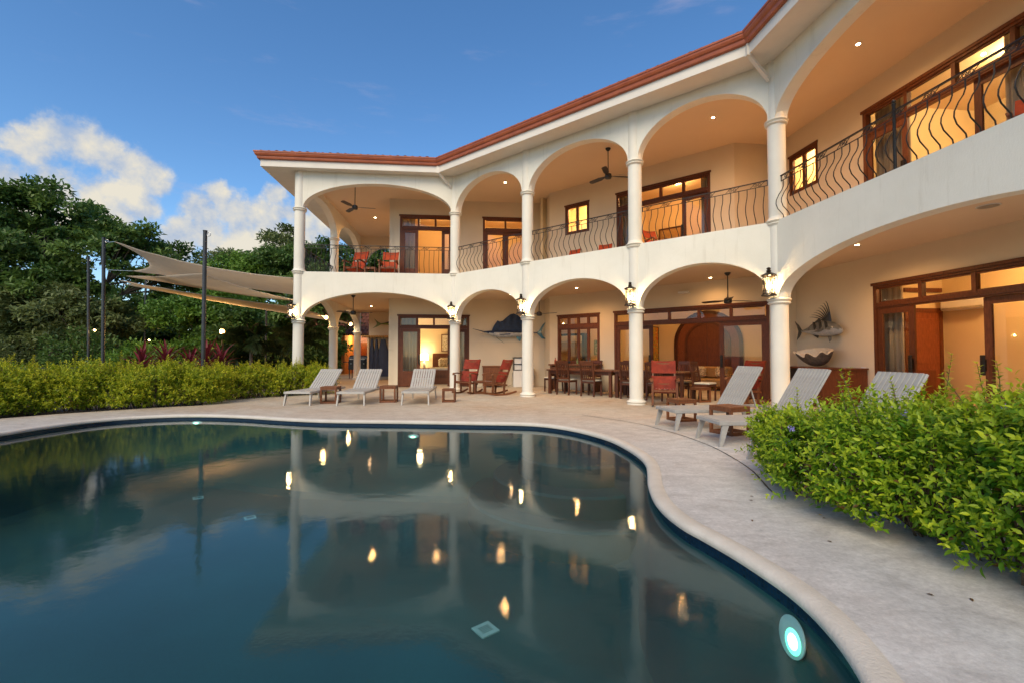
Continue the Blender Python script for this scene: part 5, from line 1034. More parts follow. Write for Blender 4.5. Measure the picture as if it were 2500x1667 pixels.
# ------------------------------------------------------------------ shade sails, posts, cables
def post(x, y, h, r, label, lean=(0, 0)):
    t = thing('sail_post', label, 'post', (x, y, -.08), 0, 'dark steel posts of the shade sails'); top = Vector((lean[0], lean[1], h + .08))
    MB().tube([(0, 0, 0), top], r, 14).obj('pole', 'post_steel', t, True); MB().tube([top - Vector((0, 0, .001)), top + Vector((0, 0, .02))], r * 1.12, 14).obj('cap', 'post_steel', t, True)
    q = top * .985; MB().tube([(q.x + r + .05 + .05*math.cos(a*math.pi/8), q.y, q.z - .02 + .05*math.sin(a*math.pi/8)) for a in range(17)], .008, 6).obj('ring', 'steel', t, True); return t
post(-8.30, 12.25, 4.54, .050, 'tall dark steel post nearest the house, in front of the shade sails', (-.02, 0)); post(-13.45, 15.0, 5.06, .050, 'tall dark steel post holding the highest sail corner', (-.10, 0)); post(-18.2, 19.6, 5.40, .050, 'thinner dark steel post furthest left', (-.15, 0))
post(-20.2, 25.0, 5.3, .05, 'thin dark steel post behind the sails, in the middle of the garden'); post(-16.6, 26.0, 4.6, .045, 'slim far post near the garden lamp'); post(-11.9, 22.0, 3.6, .05, 'slim dark post in the shadow left of the veranda')
def sail(pts, label, conc=.16, sag=.25, n=26):
    a, b, c, d = [Vector(p) for p in pts]; V = []; Fc = []
    for j in range(n + 1):
        v = j / n
        for i in range(n + 1):
            u = i / n; uu = u; vv = v
            cu = conc * 4 * v * (1 - v) * (1 if u < .5 else .12); cv = conc * 4 * u * (1 - u)          # pull edges inward so they curve
            uu = u + cu * (.5 - u) * abs(2*u - 1) ** 1.5; vv = v + cv * (.5 - v) * abs(2*v - 1) ** 1.5
            p = (a*(1-uu) + b*uu) * (1-vv) + (d*(1-uu) + c*uu) * vv
            p.z -= sag * 4 * u * (1-u) * (v*(1-v)*4*.6 + .4) ; p.z += .012 * math.sin(u*31 + v*9) * (1-u) ; V.append(p)
    m = n + 1
    for j in range(n):
        for i in range(n): Fc.append((j*m+i, j*m+i+1, (j+1)*m+i+1, (j+1)*m+i))
    t = thing('shade_sail', label, 'shade sail', (0, 0, 0), 0, 'beige fabric shade sails'); o = MB().add(V, Fc).obj('cloth', 'sail_cloth', t, True); md = o.modifiers.new('thickness', 'SOLIDIFY'); md.thickness = .008
    edge = [V[i] for i in range(m)]; MB().tube([Vector(p) for p in edge], .009, 5).obj('edge_rope', 'sail_cloth', t); edge = [V[n*m+i] for i in range(m)]; MB().tube([Vector(p) for p in edge], .009, 5).obj('edge_rope', 'sail_cloth', t)
    return t
sail([(-13.15, 14.95, 4.93), (-7.16, 14.80, 3.70), (-7.45, 18.3, 3.42), (-16.6, 19.8, 4.85)], 'upper beige shade sail rising to its highest corner at the left post', .27, .22)
sail([(-8.42, 12.3, 3.40), (-7.20, 15.1, 3.02), (-7.5, 18.4, 3.25), (-16.0, 18.8, 4.45)], 'middle beige shade sail starting at the post nearest the house', .05, .16)
sail([(-14.6, 16.9, 3.95), (-7.25, 15.3, 2.80), (-7.6, 22.0, 2.65), (-18.5, 21.6, 4.55)], 'lower beige shade sail with its thin tip pointing left', .10, .12)
def cable(a, b, label): t = tag(MB().tube([Vector(a), (Vector(a)+Vector(b))/2 - Vector((0, 0, .05)), Vector(b)], .008, 5).obj('cable', 'steel'), label, 'cable', 'thin steel cables of the shade sails')
cable((-13.15, 14.95, 4.93), (-13.53, 15.0, 5.0), 'short cable tying the highest sail corner to its post'); cable((-16.6, 19.8, 4.85), (-18.3, 19.65, 5.0), 'thin cable from the upper sail to the furthest left post'); cable((-18.5, 21.6, 4.55), (-20.15, 24.9, 4.9), 'thin cable from the lower sail tip to the far post')
def flood(x, y, z, label, power, glow='flood_glow', aim=(.3, -1, -.3), rad=.05):
    t = thing('flood_lamp', label, 'lamp', (x, y, z), 0, 'small lit garden lamps'); ax = Vector(aim).to_track_quat('Z', 'Y').to_matrix().to_4x4()
    MB().lathe([(rad*.5, -.10), (rad, -.02), (rad*1.1, 0)], 14, ax=ax).obj('housing', 'black_plastic', t, True); MB().lathe([(rad*.95, .001), (rad*.8, .012), (rad*.2, .016)], 14, ax=ax).obj('lens', glow, t, True); MB().beam((0, 0, 0), (-.12, .10, -.02), .02, .02).obj('arm', 'post_steel', t)
    if power: lamp('flood_light', t, tuple(Vector(aim).normalized() * .05), power, (1, .66, .30), .04)
flood(-17.95, 19.55, 2.25, 'small lit lamp on the furthest left post', 4, aim=(.5, -1, -.6)); flood(-19.9, 24.95, 2.0, 'small lit lamp on the post in the middle of the garden', 4, aim=(.5, -1, -.6))
t = thing('garden_lamp_post', 'brightly lit garden lamp on a thin black post between the sails and the house', 'lamp post', (-12.75, 20.0, -.08)); MB().lathe([(.06, 0), (.06, .04), (.022, .06), (.022, 2.16), (.05, 2.18)], 12).obj('pole', 'iron', t, True); MB().lathe([(.04, 2.181), (.085, 2.22), (.10, 2.29), (.085, 2.36), (.03, 2.40)], 18).obj('globe', 'post_glow', t, True); MB().lathe([(.09, 2.401), (.03, 2.45), (.01, 2.48)], 12).obj('cap', 'iron', t, True); lamp('post_lamp', t, (0, -.16, 2.30), 170, (1, .55, .18), .08)
# ------------------------------------------------------------------ hut behind the veranda
fm = Matrix.Translation((-12.0, 27.5, 0)) @ Matrix.Rotation(R(4), 4, 'Z'); t = thing('garden_hut', 'garden hut with tiled roof, wooden door and glowing orange wall behind the veranda', 'hut'); t.matrix_world = fm
MB().box((1.3, 1.2, 0), (1.5, 4, 2.5)).box((1.501, 3.8, 0), (5.0, 4, 2.5)).box((3.0, 1.2, 0), (3.2, 3.79, 2.5)).obj('wall', 'hut_wall', t)
MB().box((1.52, 3.72, 0), (2.75, 3.79, 2.05)).obj('door', 'red_wood', t); MB().box((1.50, 3.7, 2.06), (2.9, 3.79, 2.5)).obj('lilac_panel', 'lilac_paint', t)
for x in (-.6, 1.0, 3.3): MB().box((x, .1, 0), (x + .14, .24, 2.45)).obj('post', 'red_wood', t)
rows = 9; rf = MB().add([(-1.3, -.6, 2.42), (6.5, -.6, 2.42), (6.5, 3.0, 4.5), (-.2, 3.0, 4.5), (-1.3, 5, 2.42)], [(0, 1, 2, 3), (0, 3, 4)]).obj('roof', 'roof_clay', t)
hut_tile = MB().add([Vector(p) for p in [(-.12, 0, 0), (0, 0, .06), (.12, 0, 0), (.12, .45, .0), (0, .45, .06), (-.12, .45, 0), (-.12, 0, -.02), (.12, 0, -.02)]], [(0, 1, 4, 5), (1, 2, 3, 4), (0, 6, 7, 2, 1)]).mesh('hut_roof_tile', 'roof_clay')
for j in range(rows):
    for i in range(28):
        x = -1.2 + i*.27 + j*.10; y = -.62 + j*.40
        if x < 6.4: link('roof_tile', hut_tile, rf, Matrix.Translation((x, y, 2.44 + (y + .6) * 2.08/3.6)) @ Matrix.Rotation(R(30), 4, 'X'))
MB().box((-1.3, -.58, 2.34), (6.5, -.52, 2.42)).obj('eave_board', 'table_wood', t)
for x, y, z, lb in ((-.55, 2.0, 2.05, 'lit round lamp under the hut eave left'), (1.9, 2.6, 2.30, 'lit lamp over the hut door')):
    p = fm @ Vector((x, y, z)); tt = thing('hut_lamp', lb, 'lamp', (p.x, p.y, z)); MB().lathe([(.03, .12), (.08, .08), (.03, .05)], 12).obj('shade', 'black_plastic', tt, True); MB().lathe([(.03, -.05), (.055, -.01), (.03, .045)], 12).obj('bulb', 'flood_glow', tt, True); MB().tube([(0, 0, .12), (0, 0, 2.45 - z)], .01, 6).obj('cord', 'black_plastic', tt); lamp('hut_light', tt, (0, -.12, -.08), 45, (1, .55, .18), .06)
for p3, lb in (((-7.62, 18.62, 2.73), 'bright round lamp on the first slim side column'), ((-8.0, 22.55, 2.72), 'bright round lamp on the second slim side column')):
    tt = thing('column_lamp', lb, 'lamp', p3, 0, 'round lamps on the side columns'); MB().lathe([(.02, -.085), (.07, -.04), (.08, .01), (.05, .06), (.015, .075)], 16).obj('globe', 'flood_glow', tt, True); MB().beam((.075, 0, 0), (.17, .02, 0), .03, .03).obj('arm', 'bronze', tt); lamp('column_light', tt, (-.02, -.12, -.02), 16, (1, .62, .25), .06)
# ------------------------------------------------------------------ fence
A_, B_ = Vector((-15.5, 9.2)), Vector((-10.6, 11.3)); d = (B_ - A_).normalized(); L_ = (B_ - A_).length
t = thing('black_fence', 'low black metal fence behind the left end of the hedge', 'fence', (A_.x, A_.y, -.08), math.atan2(d.y, d.x))
for z in (.18, .95): MB().box((0, -.015, z), (L_, .015, z + .03)).obj('rail', 'post_steel', t)
pk = MB().box((-.008, -.008, .2), (.008, .008, .96)).mesh('picket', 'iron')
for k in range(int(L_ / .11)): link('picket', pk, t, Matrix.Translation((.05 + k*.11, 0, 0)))
for x in (0, L_/2, L_): MB().box((x - .03, -.03, 0), (x + .03, .03, 1.05)).obj('post', 'iron', t)

# ------------------------------------------------------------------ hedges
def hedge(name, label, spine, hw, hfun, nshoot, leafL, mat, fine, seed, per=8, shootL=(.08, .18), tall=0, base=.10, droop=.25, ends=True, ex=.42, lumpy=.07, sprigs=()):
    r = np.random.default_rng(seed); sp = np.array(spine, float); seg = np.linalg.norm(np.diff(sp, axis=0), axis=1); cum = np.r_[0, np.cumsum(seg)]; Lt = cum[-1]
    t = thing(name, label, 'hedge', (sp[0, 0], sp[0, 1], 0)); o0 = np.array([sp[0, 0], sp[0, 1], 0])
    def at(s):
        s = np.clip(s, 0, Lt); k = np.clip(np.searchsorted(cum, s, side='right') - 1, 0, len(seg) - 1); f = ((s - cum[k]) / seg[k])[:, None]
        p = sp[k] * (1 - f) + sp[k+1] * f; dd = (sp[k+1] - sp[k]) / seg[k][:, None]; return p, dd
    s = r.uniform(-hw * .9 if ends else 0, Lt + (hw * .9 if ends else 0), nshoot); p, dd = at(s); nn = np.stack([dd[:, 1], -dd[:, 0]], 1)
    over = np.where(s < 0, s, np.where(s > Lt, s - Lt, 0))
    phi = r.uniform(0, math.pi, nshoot); H = hfun(np.clip(s / Lt, 0, 1)) * (1 + .05 * np.sin(s * 5.3 + seed) + .04 * np.sin(s * 11.7)); hwv = hw * (1 + .08 * np.sin(s * 4.1 + seed))
    shrink = np.sqrt(np.clip(1 - (over / (hw * .95)) ** 2, .02, 1))
    cx = np.sign(np.cos(phi)) * np.abs(np.cos(phi)) ** ex * hwv * shrink; cz = np.abs(np.sin(phi)) ** ex * (H - base) * (.55 + .45 * shrink) + base
    # lower band of the sides as well
    low = r.random(nshoot) < .45; cz = np.where(low, base + r.random(nshoot) * (H - base) * .85, cz); cx = np.where(low, np.sign(cx) * hwv * shrink * (.88 + .12 * r.random(nshoot)) * (.86 + .14 * np.clip(cz / (H * .35), 0, 1)), cx)
    dep = r.random(nshoot) ** 2.2 * .30; lump = lumpy * np.sin(s * 9 + cz * 7) * np.sin(cz * 11 + s * 3.1 + cx * 4)
    N3 = np.stack([nn[:, 0] * cx / hw, nn[:, 1] * cx / hw, np.where(low, .15, (cz / H) ** 3)], 1); N3[:, :2] += dd * (over / hw)[:, None]; N3 = unit(N3)
    Pb = np.stack([p[:, 0] + nn[:, 0] * cx + dd[:, 0] * over, p[:, 1] + nn[:, 1] * cx + dd[:, 1] * over, cz], 1) + N3 * (lump - dep)[:, None]
    sd_ = unit(N3 * .8 + np.array([0, 0, .55]) + r.normal(0, .38, (nshoot, 3))); sl = r.uniform(*shootL, nshoot) * (1 - .4 * (dep / .3))
    if tall:
        idx = r.choice(np.where((cz > H * .85))[0], tall, replace=False); sl[idx] = r.uniform(.22, .42, tall); sd_[idx] = unit(np.array([0, 0, 1.]) + r.normal(0, .22, (tall, 3))); dep[idx] = 0
        for q, (wx, wy, wz, wl) in enumerate(sprigs): Pb[idx[q]] = (wx, wy, wz); sl[idx[q]] = wl; sd_[idx[q]] = unit(np.array([[r.normal(0, .12), r.normal(0, .12), 1.]]))[0]
    k = np.arange(per); P = []; D = []; Nn = []; tint = []; Ls = []
    patch = .5 + .5 * np.sin(s * 2.3 + seed) * np.sin(cz * 5 + s)
    for i in k:
        f = (i + .6) / per; ang = i * 2.4 + r.uniform(0, 6.28, nshoot) * .12 + s * 50
        a1 = unit(np.cross(sd_, np.array([.3, .2, 1.]))); a2 = np.cross(sd_, a1); rad = a1 * np.cos(ang)[:, None] + a2 * np.sin(ang)[:, None]
        P.append(Pb + sd_ * (sl * f)[:, None]); D.append(unit(rad * (1.05 - .55 * f) + sd_ * (.35 + .75 * f) + r.normal(0, .15, (nshoot, 3)))); Nn.append(unit(sd_ + np.array([0, 0, .5]) - rad * .4 + r.normal(0, .2, (nshoot, 3))))
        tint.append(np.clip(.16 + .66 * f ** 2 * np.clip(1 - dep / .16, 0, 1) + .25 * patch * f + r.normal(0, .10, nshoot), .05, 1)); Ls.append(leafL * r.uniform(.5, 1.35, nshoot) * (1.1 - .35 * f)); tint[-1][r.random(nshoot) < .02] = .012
    P = np.concatenate(P); D = np.concatenate(D); Nn = np.concatenate(Nn); tint = np.concatenate(tint); Ls = np.concatenate(Ls); keep = P[:, 2] > .015
    me = leaf_mesh('foliage', (P - o0)[keep], D[keep], Nn[keep], Ls[keep], Ls[keep] * .46, tint[keep], mat, fine, droop); tag(link('foliage', me, t), kind='stuff')
    if tall:      # long young shoots: visible stems with extra paired leaves
        mbs = MB(); eP = []; eD = []; eN = []; eT = []; eL = []
        for j in idx:
            b0 = Pb[j] - o0; tip = b0 + sd_[j] * sl[j]; mbs.tube([b0 - sd_[j] * .12, b0 + sd_[j] * sl[j] * .5 + r.normal(0, .006, 3), tip], [.0035, .0028, .0012], 5, False)
            kk = int(sl[j] / .026); a1 = np.cross(sd_[j], [.3, .2, 1.]); a1 /= np.linalg.norm(a1); a2 = np.cross(sd_[j], a1)
            for q in range(kk):
                f = (q + .5) / kk
                for sg in (0, math.pi):
                    an = q * 1.57 + sg + r.normal(0, .25); rad = a1 * math.cos(an) + a2 * math.sin(an); eP.append(b0 + sd_[j] * sl[j] * f); eD.append(rad + sd_[j] * (.35 + .5 * f)); eN.append(sd_[j] - rad * .3); eT.append(min(1, .45 + .5 * f + r.normal(0, .06))); eL.append(leafL * (1.15 - .6 * f))
        eL = np.array(eL); tag(link('young_leaves', leaf_mesh('young_leaves', np.array(eP), np.array(eD), np.array(eN), eL, eL * .46, np.array(eT), mat, fine, droop), t), kind='stuff'); tag(mbs.obj('shoot_stems', 'twig', t), kind='stuff')
    # stems
    m = 500 if fine else 260; sl_ = r.uniform(0, Lt, m); q, e = at(sl_); mb = MB(); off = r.normal(0, hw * .35, m); hh = hfun(sl_ / Lt)
    for i in range(m):
        n_ = np.array([e[i, 1], -e[i, 0]]); b = np.array([*(q[i] + n_ * off[i] * .6), -.02]) - o0; tp = np.array([*(q[i] + n_ * np.clip(off[i] * 2.3, -hw*.9, hw*.9) + e[i] * r.normal(0, .15)), hh[i] * r.uniform(.5, .92)]) - o0; mid = (b + tp) / 2 + np.array([r.normal(0, .05), r.normal(0, .05), -.05]); mb.tube([b, mid, tp], [.010, .007, .003], 4, False)
    tag(mb.obj('stems', 'twig', t), kind='stuff'); return t
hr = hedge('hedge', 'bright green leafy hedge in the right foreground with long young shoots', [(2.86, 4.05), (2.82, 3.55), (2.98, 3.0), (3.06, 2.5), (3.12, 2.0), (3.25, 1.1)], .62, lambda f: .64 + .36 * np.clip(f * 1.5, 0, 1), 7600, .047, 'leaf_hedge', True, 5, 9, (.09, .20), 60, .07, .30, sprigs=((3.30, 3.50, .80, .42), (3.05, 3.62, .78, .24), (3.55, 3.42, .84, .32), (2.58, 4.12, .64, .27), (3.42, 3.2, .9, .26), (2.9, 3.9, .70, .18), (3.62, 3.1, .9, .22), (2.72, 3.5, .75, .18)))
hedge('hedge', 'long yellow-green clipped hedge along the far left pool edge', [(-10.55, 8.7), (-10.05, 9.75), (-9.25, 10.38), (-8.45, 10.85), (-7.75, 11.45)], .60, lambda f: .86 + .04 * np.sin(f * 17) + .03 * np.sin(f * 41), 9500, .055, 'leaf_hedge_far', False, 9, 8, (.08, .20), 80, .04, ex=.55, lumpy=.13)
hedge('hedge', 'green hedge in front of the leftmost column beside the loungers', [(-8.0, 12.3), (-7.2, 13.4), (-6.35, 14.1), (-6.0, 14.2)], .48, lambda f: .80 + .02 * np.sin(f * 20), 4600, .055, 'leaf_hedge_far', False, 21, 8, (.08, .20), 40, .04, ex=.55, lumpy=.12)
fl = []
rf_ = np.random.default_rng(4)
for k, (x, y, z) in enumerate(((2.23, 3.80, .52), (2.25, 3.76, .49), (2.62, 3.05, .80), (2.43, 3.03, .60), (2.75, 2.55, .90), (2.20, 3.6, .62))):
    n = 26; P = np.array([x, y, z]) + rf_.normal(0, .014, (n, 3)); D = unit(rf_.normal(0, 1, (n, 3)) + np.array([-.5, -.8, .3])); me = leaf_mesh('flower_cluster', P - np.array(hr.location), D, unit(rf_.normal(0, 1, (n, 3))), .018, .014, rf_.random(n), 'petal_violet'); tag(link('flower_cluster', me, hr), 'small pale violet flower cluster')
# allamanda bush at the far left
def bush(name, label, c, rx, ry, h, n, leafL, mat, seed, wl=.45, cat='bush', group=None):
    r = np.random.default_rng(seed); t = thing(name, label, cat, (c[0], c[1], -.05), 0, group); u = unit(r.normal(0, 1, (n, 3))); u[:, 2] = np.abs(u[:, 2]); rad = (1 - r.random(n) ** 2 * .55) * (1 + .18 * np.sin(u[:, 0]*7 + seed) * np.sin(u[:, 1]*6 + u[:, 2]*5)); P = u * rad[:, None] * np.array([rx, ry, h]); D = unit(u + r.normal(0, .6, (n, 3)))
    tag(link('foliage', leaf_mesh('foliage', P, D, unit(u * .5 + np.array([0, 0, .8]) + r.normal(0, .4, (n, 3))), leafL * r.uniform(.6, 1.3, n), leafL * wl * r.uniform(.7, 1.2, n), np.clip(r.normal(.35, .25, n) + .3 * (rad - .9), .05, 1), mat), t), kind='stuff')
    mb = MB()
    for i in range(14): a = r.uniform(0, 6.28); mb.tube([(0, 0, 0), (rx*.4*math.cos(a), ry*.4*math.sin(a), h*.4), (rx*.7*math.cos(a), ry*.7*math.sin(a), h*.75)], [.02, .012, .004], 5, False)
    tag(mb.obj('stems', 'twig', t), kind='stuff'); return t
ab = bush('allamanda_bush', 'dark green bush with yellow trumpet flowers at the left picture edge', (-11.2, 9.7), .9, .8, 1.05, 2600, .11, 'leaf_tree_bright', 31)
for k, (x, y, z) in enumerate(((.45, -.55, .92), (.62, -.50, .95), (.70, -.62, .70), (.88, -.6, .22), (.2, -.7, .6))):
    n = 5; a = np.arange(n) * 1.2566; D = np.stack([np.cos(a) * .8, np.full(n, -.6), np.sin(a) * .8], 1); me = leaf_mesh('flower', np.tile([x, y, z], (n, 1)), D, np.tile([0, -1., .1], (n, 1)), .075, .06, np.linspace(.4, 1, n), 'petal_yellow'); tag(link('flower', me, ab), 'yellow trumpet flower')
for k, (x, y, rx, h, m, lb) in enumerate(((-27.5, 21.5, 2.2, 2.5, 'leaf_tree', 'rounded dark shrub at the left edge behind the hedge'), (-23.6, 20.5, 2.0, 2.0, 'leaf_tree_grey', 'grey-green shrub left of the thin left post'), (-20.2, 21.5, 2.2, 2.3, 'leaf_tree', 'dark shrub between the two left posts'), (-16.6, 20.6, 1.9, 1.7, 'leaf_tree_bright', 'bright green shrub behind the red cordylines'), (-13.9, 21.6, 1.6, 1.5, 'leaf_tree', 'low dark shrub beside the garden lamp'), (-31.5, 23.5, 2.6, 3.0, 'leaf_tree_grey', 'grey-green shrub at the far left picture edge'))):
    bush('garden_shrub', lb, (x, y), rx, 1.5, h, 3600, .20, m, 60 + k, group='shrubs at the garden edge')
# cordylines
def cordyline(x, y, h, label, seed, nl=46):
    r = np.random.default_rng(seed); t = thing('cordyline_plant', label, 'plant', (x, y, -.05), 0, 'red cordyline plants behind the hedge'); MB().tube([(0, 0, 0), (.02, 0, h*.55)], [.03, .02], 6).obj('stem', 'twig', t)
    meshes = []
    for q in range(4):
        n = 8; V = []; T = []; tn = []
        for i in range(n + 1):
            f = i / n; w = .030 * math.sin(math.pi * min(1, f * .92 + .08)) ** .7; xx = .52 * f; zz = -.16 * (q * .5 + .4) * f * f
            V += [(xx, -w, zz + w*.35), (xx, 0, zz), (xx, w, zz + w*.35)]; tn += [.35 + .5*f + .05*q, .8, .35 + .5*f]
        for i in range(n):
            a = 3*i; T += [(a, a+1, a+4), (a, a+4, a+3), (a+1, a+2, a+5), (a+1, a+5, a+4)]
        meshes.append(tri_mesh('leaf', np.array(V), np.array(T), 'leaf_red', np.array(tn) * r.uniform(.5, 1.1)))
    for k in range(nl):
        f = k / nl; el = R(82 - 75 * f + r.normal(0, 7)); az = k * 2.4 + r.normal(0, .2); s = r.uniform(.75, 1.1) * (h / 1.4)
        M = Matrix.Translation((.02, 0, h * (.62 - .35 * f))) @ Matrix.Rotation(az, 4, 'Z') @ Matrix.Rotation(-el, 4, 'Y') @ Matrix.Scale(s, 4); link('leaf', meshes[k % 4], t, M)
cordyline(-10.1, 12.4, 1.70, 'red-leaved cordyline furthest left behind the hedge', 1); cordyline(-9.55, 12.55, 1.75, 'bright crimson cordyline second from the left behind the hedge', 2); cordyline(-9.15, 12.9, 1.62, 'dark maroon cordyline between the crimson one and the steel post', 3, 40); cordyline(-8.6, 12.75, 1.80, 'tall dark red cordyline by the steel post', 4, 50); cordyline(-8.45, 13.2, 1.68, 'dark red cordyline just right of the steel post', 5, 42)
# ------------------------------------------------------------------ trees
def tree(label, x, y, lobes, nleaf, leafL, mat, seed, trunk=.22, nclump=90, zb=-.3, group='trees behind the garden', gap=1.0, multi=1, cr=.75):
    r = np.random.default_rng(seed); t = thing('tree', label, 'tree', (x, y, zb), 0, group); lobes = np.array(lobes, float); vol = lobes[:, 3] * lobes[:, 4] * lobes[:, 5]; li = r.choice(len(lobes), nclump, p=vol ** .67 / (vol ** .67).sum())
    u = unit(r.normal(0, 1, (nclump, 3))); u[:, 2] = np.where(u[:, 2] < -.45, -u[:, 2], u[:, 2]); rr = r.uniform(.55, 1.02, nclump); cc = lobes[li, :3] + u * rr[:, None] * lobes[li, 3:]
    ci = r.choice(nclump, nleaf); csz = r.uniform(.55, 1.25, nclump) * cr; off = unit(r.normal(0, 1, (nleaf, 3))) * (r.random(nleaf) ** .5 * csz[ci])[:, None] * np.array([1, 1, .62]); P = cc[ci] + off
    outw = unit(off * .7 + u[ci] * .6 + np.array([0, 0, .35])); D = unit(outw + r.normal(0, .7, (nleaf, 3)) - np.array([0, 0, .25])); Nn = unit(outw + np.array([0, 0, .6]) + r.normal(0, .45, (nleaf, 3)))
    ct = r.normal(0, .16, nclump); tint = np.clip(.42 + ct[ci] + r.normal(0, .16, nleaf), .05, 1)
    tag(link('crown', leaf_mesh('crown', P, D, Nn, leafL * r.uniform(.6, 1.35, nleaf), leafL * .5 * r.uniform(.7, 1.25, nleaf), tint, mat), t), kind='stuff')
    mb = MB(); zc = lobes[:, 2].mean()
    for m in range(multi):
        b = np.array([(m - (multi-1)/2) * 1.6, r.normal(0, .3), 0]); top = np.array([b[0] * 1.3 + r.normal(0, .3), r.normal(0, .3), zc * .55]); mb.tube([b, (b + top)/2 + np.array([r.normal(0, .15), 0, 0]), top], [trunk, trunk*.8, trunk*.65], 10)
        for lb in lobes[m::multi]:
            e = lb[:3] + np.array([0, 0, -.1]) * lb[5]; mid = top * .45 + e * .55 + np.array([r.normal(0, .3), r.normal(0, .3), -.25]); mb.tube([top - np.array([0, 0, .1]), mid, e], [trunk*.55, trunk*.36, trunk*.14], 7)
            near = np.argsort(np.linalg.norm(cc - lb[:3], axis=1))[:16]
            for j in near[::2]: q = e * .35 + mid * .65; mb.tube([q, (q + cc[j])/2 + r.normal(0, .15, 3), cc[j]], [trunk*.22, trunk*.14, .02], 5, False)
    mb.obj('trunk', 'bark', t, True); return t
tree('large dark spreading tree at the left edge, tallest on that side', -27.5, 27, [(0,0,7.6,5.2,4.5,2.6),(-5,1,7.2,4.5,4,2.8),(4.2,0,6.9,3.4,3.5,2.2),(1.5,-1,9.2,3.4,3,1.7),(6.2,.5,6.0,1.8,2,.8),(-3,-2,4.8,4,3,1.6),(3,-2,4.6,3,2.5,1.3)], 42000, .30, 'leaf_tree', 1, .24, 190, multi=3)
tree('mid green tree filling the gap below the large left tree', -23.5, 24, [(0,0,3.4,3.0,2.5,1.5),(2.0,0,2.8,2.2,2.2,1.3),(-2.2,0,3.4,2.4,2.2,1.5),(0,-.6,1.8,2.8,1.6,1.0)], 14000, .26, 'leaf_tree_grey', 2, .13, 90)
tree('feathery bright green tree under the sails', -16.8, 25.0, [(0,0,2.9,2.7,2.2,1.1),(1.8,0,2.2,2.2,2,.9),(-1.8,.5,3.6,2.2,2,1.0),(.6,.5,4.2,2.0,2,.7),(-.5,-1,1.3,2.8,1.5,.8)], 15000, .22, 'leaf_tree_bright', 3, .10, 90)
tree('tree with grey-green rounded crown beside the leftmost column', -16.9, 33, [(0,0,9.0,2.1,2,1.6),(-.6,0,7.6,2.2,2,1.3),(1.4,0,8.2,1.6,1.6,1.2)], 8000, .26, 'leaf_tree_grey', 4, .18, 50)
tree('sparse flat-topped tree rising behind the steel post', -21.5, 34, [(0,0,8.6,2.6,2,.6),(1.5,0,8.1,1.6,1.5,.5),(-1.2,0,7.6,1.8,1.5,.7)], 3200, .24, 'leaf_tree_grey', 5, .14, 40)
tree('dense green tree behind the shade sails', -19.0, 31, [(0,0,6.6,3.2,3,1.7),(-2.8,0,5.8,2.6,2.5,1.5),(2.8,0,6.8,2.6,2.5,1.6),(0,-1,4.4,4,2.5,1.6)], 17000, .26, 'leaf_tree_bright', 6, .2, 90)
tree('dense dark tree just left of the leftmost column', -14.0, 30, [(0,0,6.8,2.6,2.5,1.9),(1.8,0,7.6,2.0,2,1.3),(-1.2,0,5.2,3,2.5,1.6),(2.4,-.5,5.4,2.4,2,1.7)], 16000, .26, 'leaf_tree', 7, .2, 90)
tree('tall dark tree seen through the upper left arches', -10.3, 33, [(0,0,8.2,2.4,2.5,1.8),(1.8,0,7.0,2.4,2.5,1.9),(-1.5,0,6.4,2.5,2.5,1.8),(1,0,4.8,3.2,2.5,1.8)], 16000, .26, 'leaf_tree', 8, .2, 90)
tree('dark tree behind the balcony end wall', -6.0, 36, [(0,0,6.8,3.0,2.5,2.0),(-2,0,5.4,3,2.5,1.9),(2,0,5.2,3,2.5,1.9)], 12000, .28, 'leaf_tree', 9, .2, 70)
tree('dark undergrowth tree behind the lit garden lamp', -13.4, 24.5, [(0,0,2.9,2.2,1.8,1.2),(1.8,.5,3.6,1.8,1.6,1.2),(-1.8,0,2.0,2,1.5,1.1),(1.2,-.3,1.4,2.4,1.4,1.0)], 12000, .24, 'leaf_tree', 10, .10, 70)
tree('dark tree between the hut and the side columns', -10.3, 25.0, [(0,.3,3.6,1.5,1.4,1.2),(-.6,.2,2.0,1.5,1.2,1.2),(-.2,0,5.0,1.6,1.5,1.2)], 8000, .22, 'leaf_tree', 11, .10, 50)
for k, (x, y, s, lb) in enumerate(((-35, 33, 1.0, 'distant dark tree at the far left edge'), (-29, 36, 1.0, 'distant dark tree behind the large left tree'), (-24, 37, .9, 'distant dark tree behind the sail tip'), (-2, 40, 1.0, 'distant dark tree behind the house'))):
    tree(lb, x, y, [(0,0,4.6*s,4,3,2.6*s),(3,0,3.6*s,3,3,2.2*s),(-3,0,3.6*s,3,3,2.2*s),(0,-1,1.8*s,5,2.5,1.6*s)], 9000, .34, 'leaf_tree', 40 + k, .2, 80)
# far wood closing the view between the nearer trunks: one mass nobody could count
r_ = np.random.default_rng(77); n = 42000; X = r_.uniform(-75, 12, n); Y = 44 + r_.normal(0, 2.0, n) + .05 * np.abs(X + 30); top = 4.2 + 1.3 * np.sin(X * .45) + .9 * np.sin(X * 1.3 + 1); Z = r_.random(n) ** .8 * top - .3
P = np.stack([X, Y, Z], 1); P += unit(r_.normal(0, 1, (n, 3))) * .4; D = unit(r_.normal(0, 1, (n, 3)) + np.array([0, -.6, -.1])); o = link('far_wood', leaf_mesh('far_wood', P, D, unit(r_.normal(0, .5, (n, 3)) + np.array([0, -.5, .8])), r_.uniform(.5, .9, n), r_.uniform(.3, .5, n), np.clip(r_.normal(.4, .2, n), .05, 1), 'leaf_tree')); tag(o, 'distant band of dark trees behind the garden', kind='stuff')
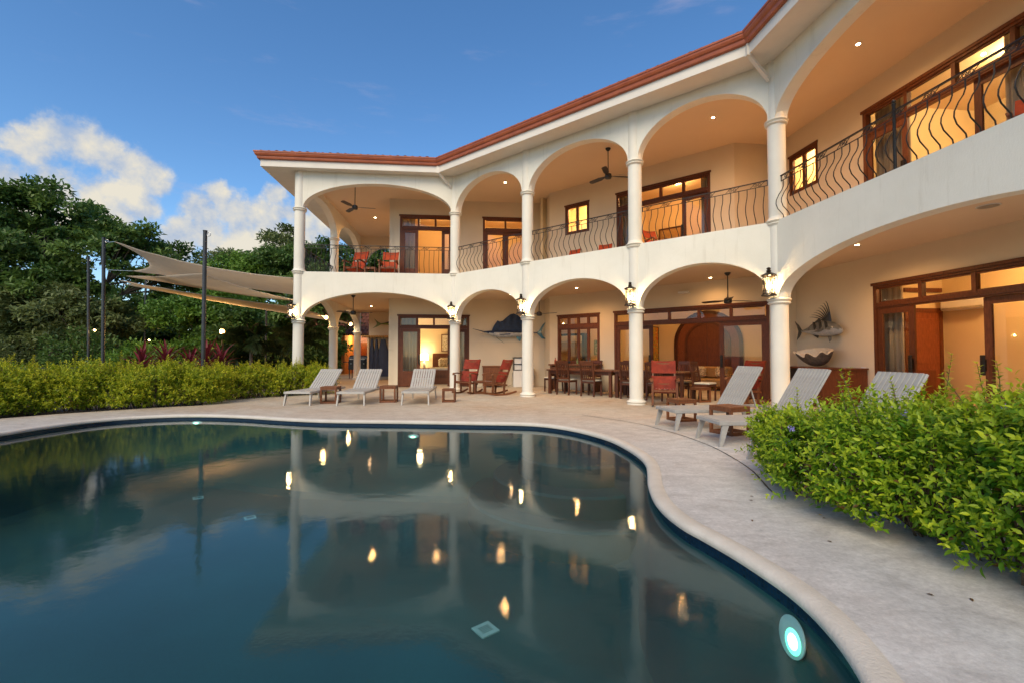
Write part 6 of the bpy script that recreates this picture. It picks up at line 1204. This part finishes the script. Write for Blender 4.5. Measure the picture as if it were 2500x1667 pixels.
# palms
def palm(x, y, h, label, seed, nf=13, fl_=2.2):
    r = np.random.default_rng(seed); t = thing('palm_tree', label, 'palm', (x, y, -.2), 0, 'palms in the dark garden corner'); MB().tube([(0, 0, 0), (.06, 0, h*.5), (0, .05, h)], [.09, .075, .06], 10).obj('trunk', 'bark', t, True)
    for k in range(nf):
        az = k * 2.4 + r.normal(0, .2); el = R(75 - 70 * k / nf + r.normal(0, 6)); n = 26; f = np.linspace(.05, 1, n); rad = fl_ * f * math.cos(el) * (1 - .1*f); z = h + fl_ * (f * math.sin(el) - .55 * f ** 2.2); c = np.stack([rad*math.cos(az), rad*math.sin(az), z], 1); tn = np.gradient(c, axis=0); tn = unit(tn); sd2 = np.array([-math.sin(az), math.cos(az), 0]); P = np.concatenate([c, c]); D = np.concatenate([tn*.55 + sd2*.8 - np.array([0, 0, .45]), tn*.55 - sd2*.8 - np.array([0, 0, .45])]); LL = .55 * np.sin(np.pi * np.clip(f*.9 + .1, 0, 1)) ** .6; LL = np.concatenate([LL, LL])
        link('frond', leaf_mesh('frond', P, D, np.tile([0, 0, 1.], (2*n, 1)) + r.normal(0, .2, (2*n, 3)), LL, .05, np.clip(r.normal(.45, .2, 2*n), .05, 1), 'leaf_palm', False, .3), t)
palm(-10.7, 18.6, 1.7, 'arching palm in the dark corner left of the leftmost column', 1); palm(-9.6, 20.5, 2.0, 'palm seen between the corner column and the slim side column', 2); palm(-11.8, 19.3, 1.2, 'low palm below the garden lamp', 3, 11, 1.7)
# fallen leaves on the terrace
rl = np.random.default_rng(8)
for k, (x, y) in enumerate(((2.02, 3.9), (1.98, 3.78), (1.75, 3.35), (2.30, 3.45), (2.10, 2.30), (2.26, 2.28), (2.28, 3.38), (2.05, 2.95))):
    n = 1; me = leaf_mesh('fallen_leaf', np.array([[0, 0, .004]]), np.array([[math.cos(k*2.1), math.sin(k*2.1), .15]]), np.array([[0, 0, 1.]]), .032, .014, np.array([.5]), 'petal_yellow' if k == 3 else 'leaf_dry', True); o = link('fallen_leaf', me); o.location = (x, y, 0); tag(o, ('dry fallen leaf on the terrace, ' + ('upper of two beside the hedge corner', 'lower of two beside the hedge corner', 'alone nearest the pool', 'yellowish under the hedge edge', 'left of a pair near the lower right', 'right of a pair near the lower right', 'brown beside the yellowish one', 'alone halfway along the hedge')[k]), 'leaf', 'dry leaves fallen on the terrace')
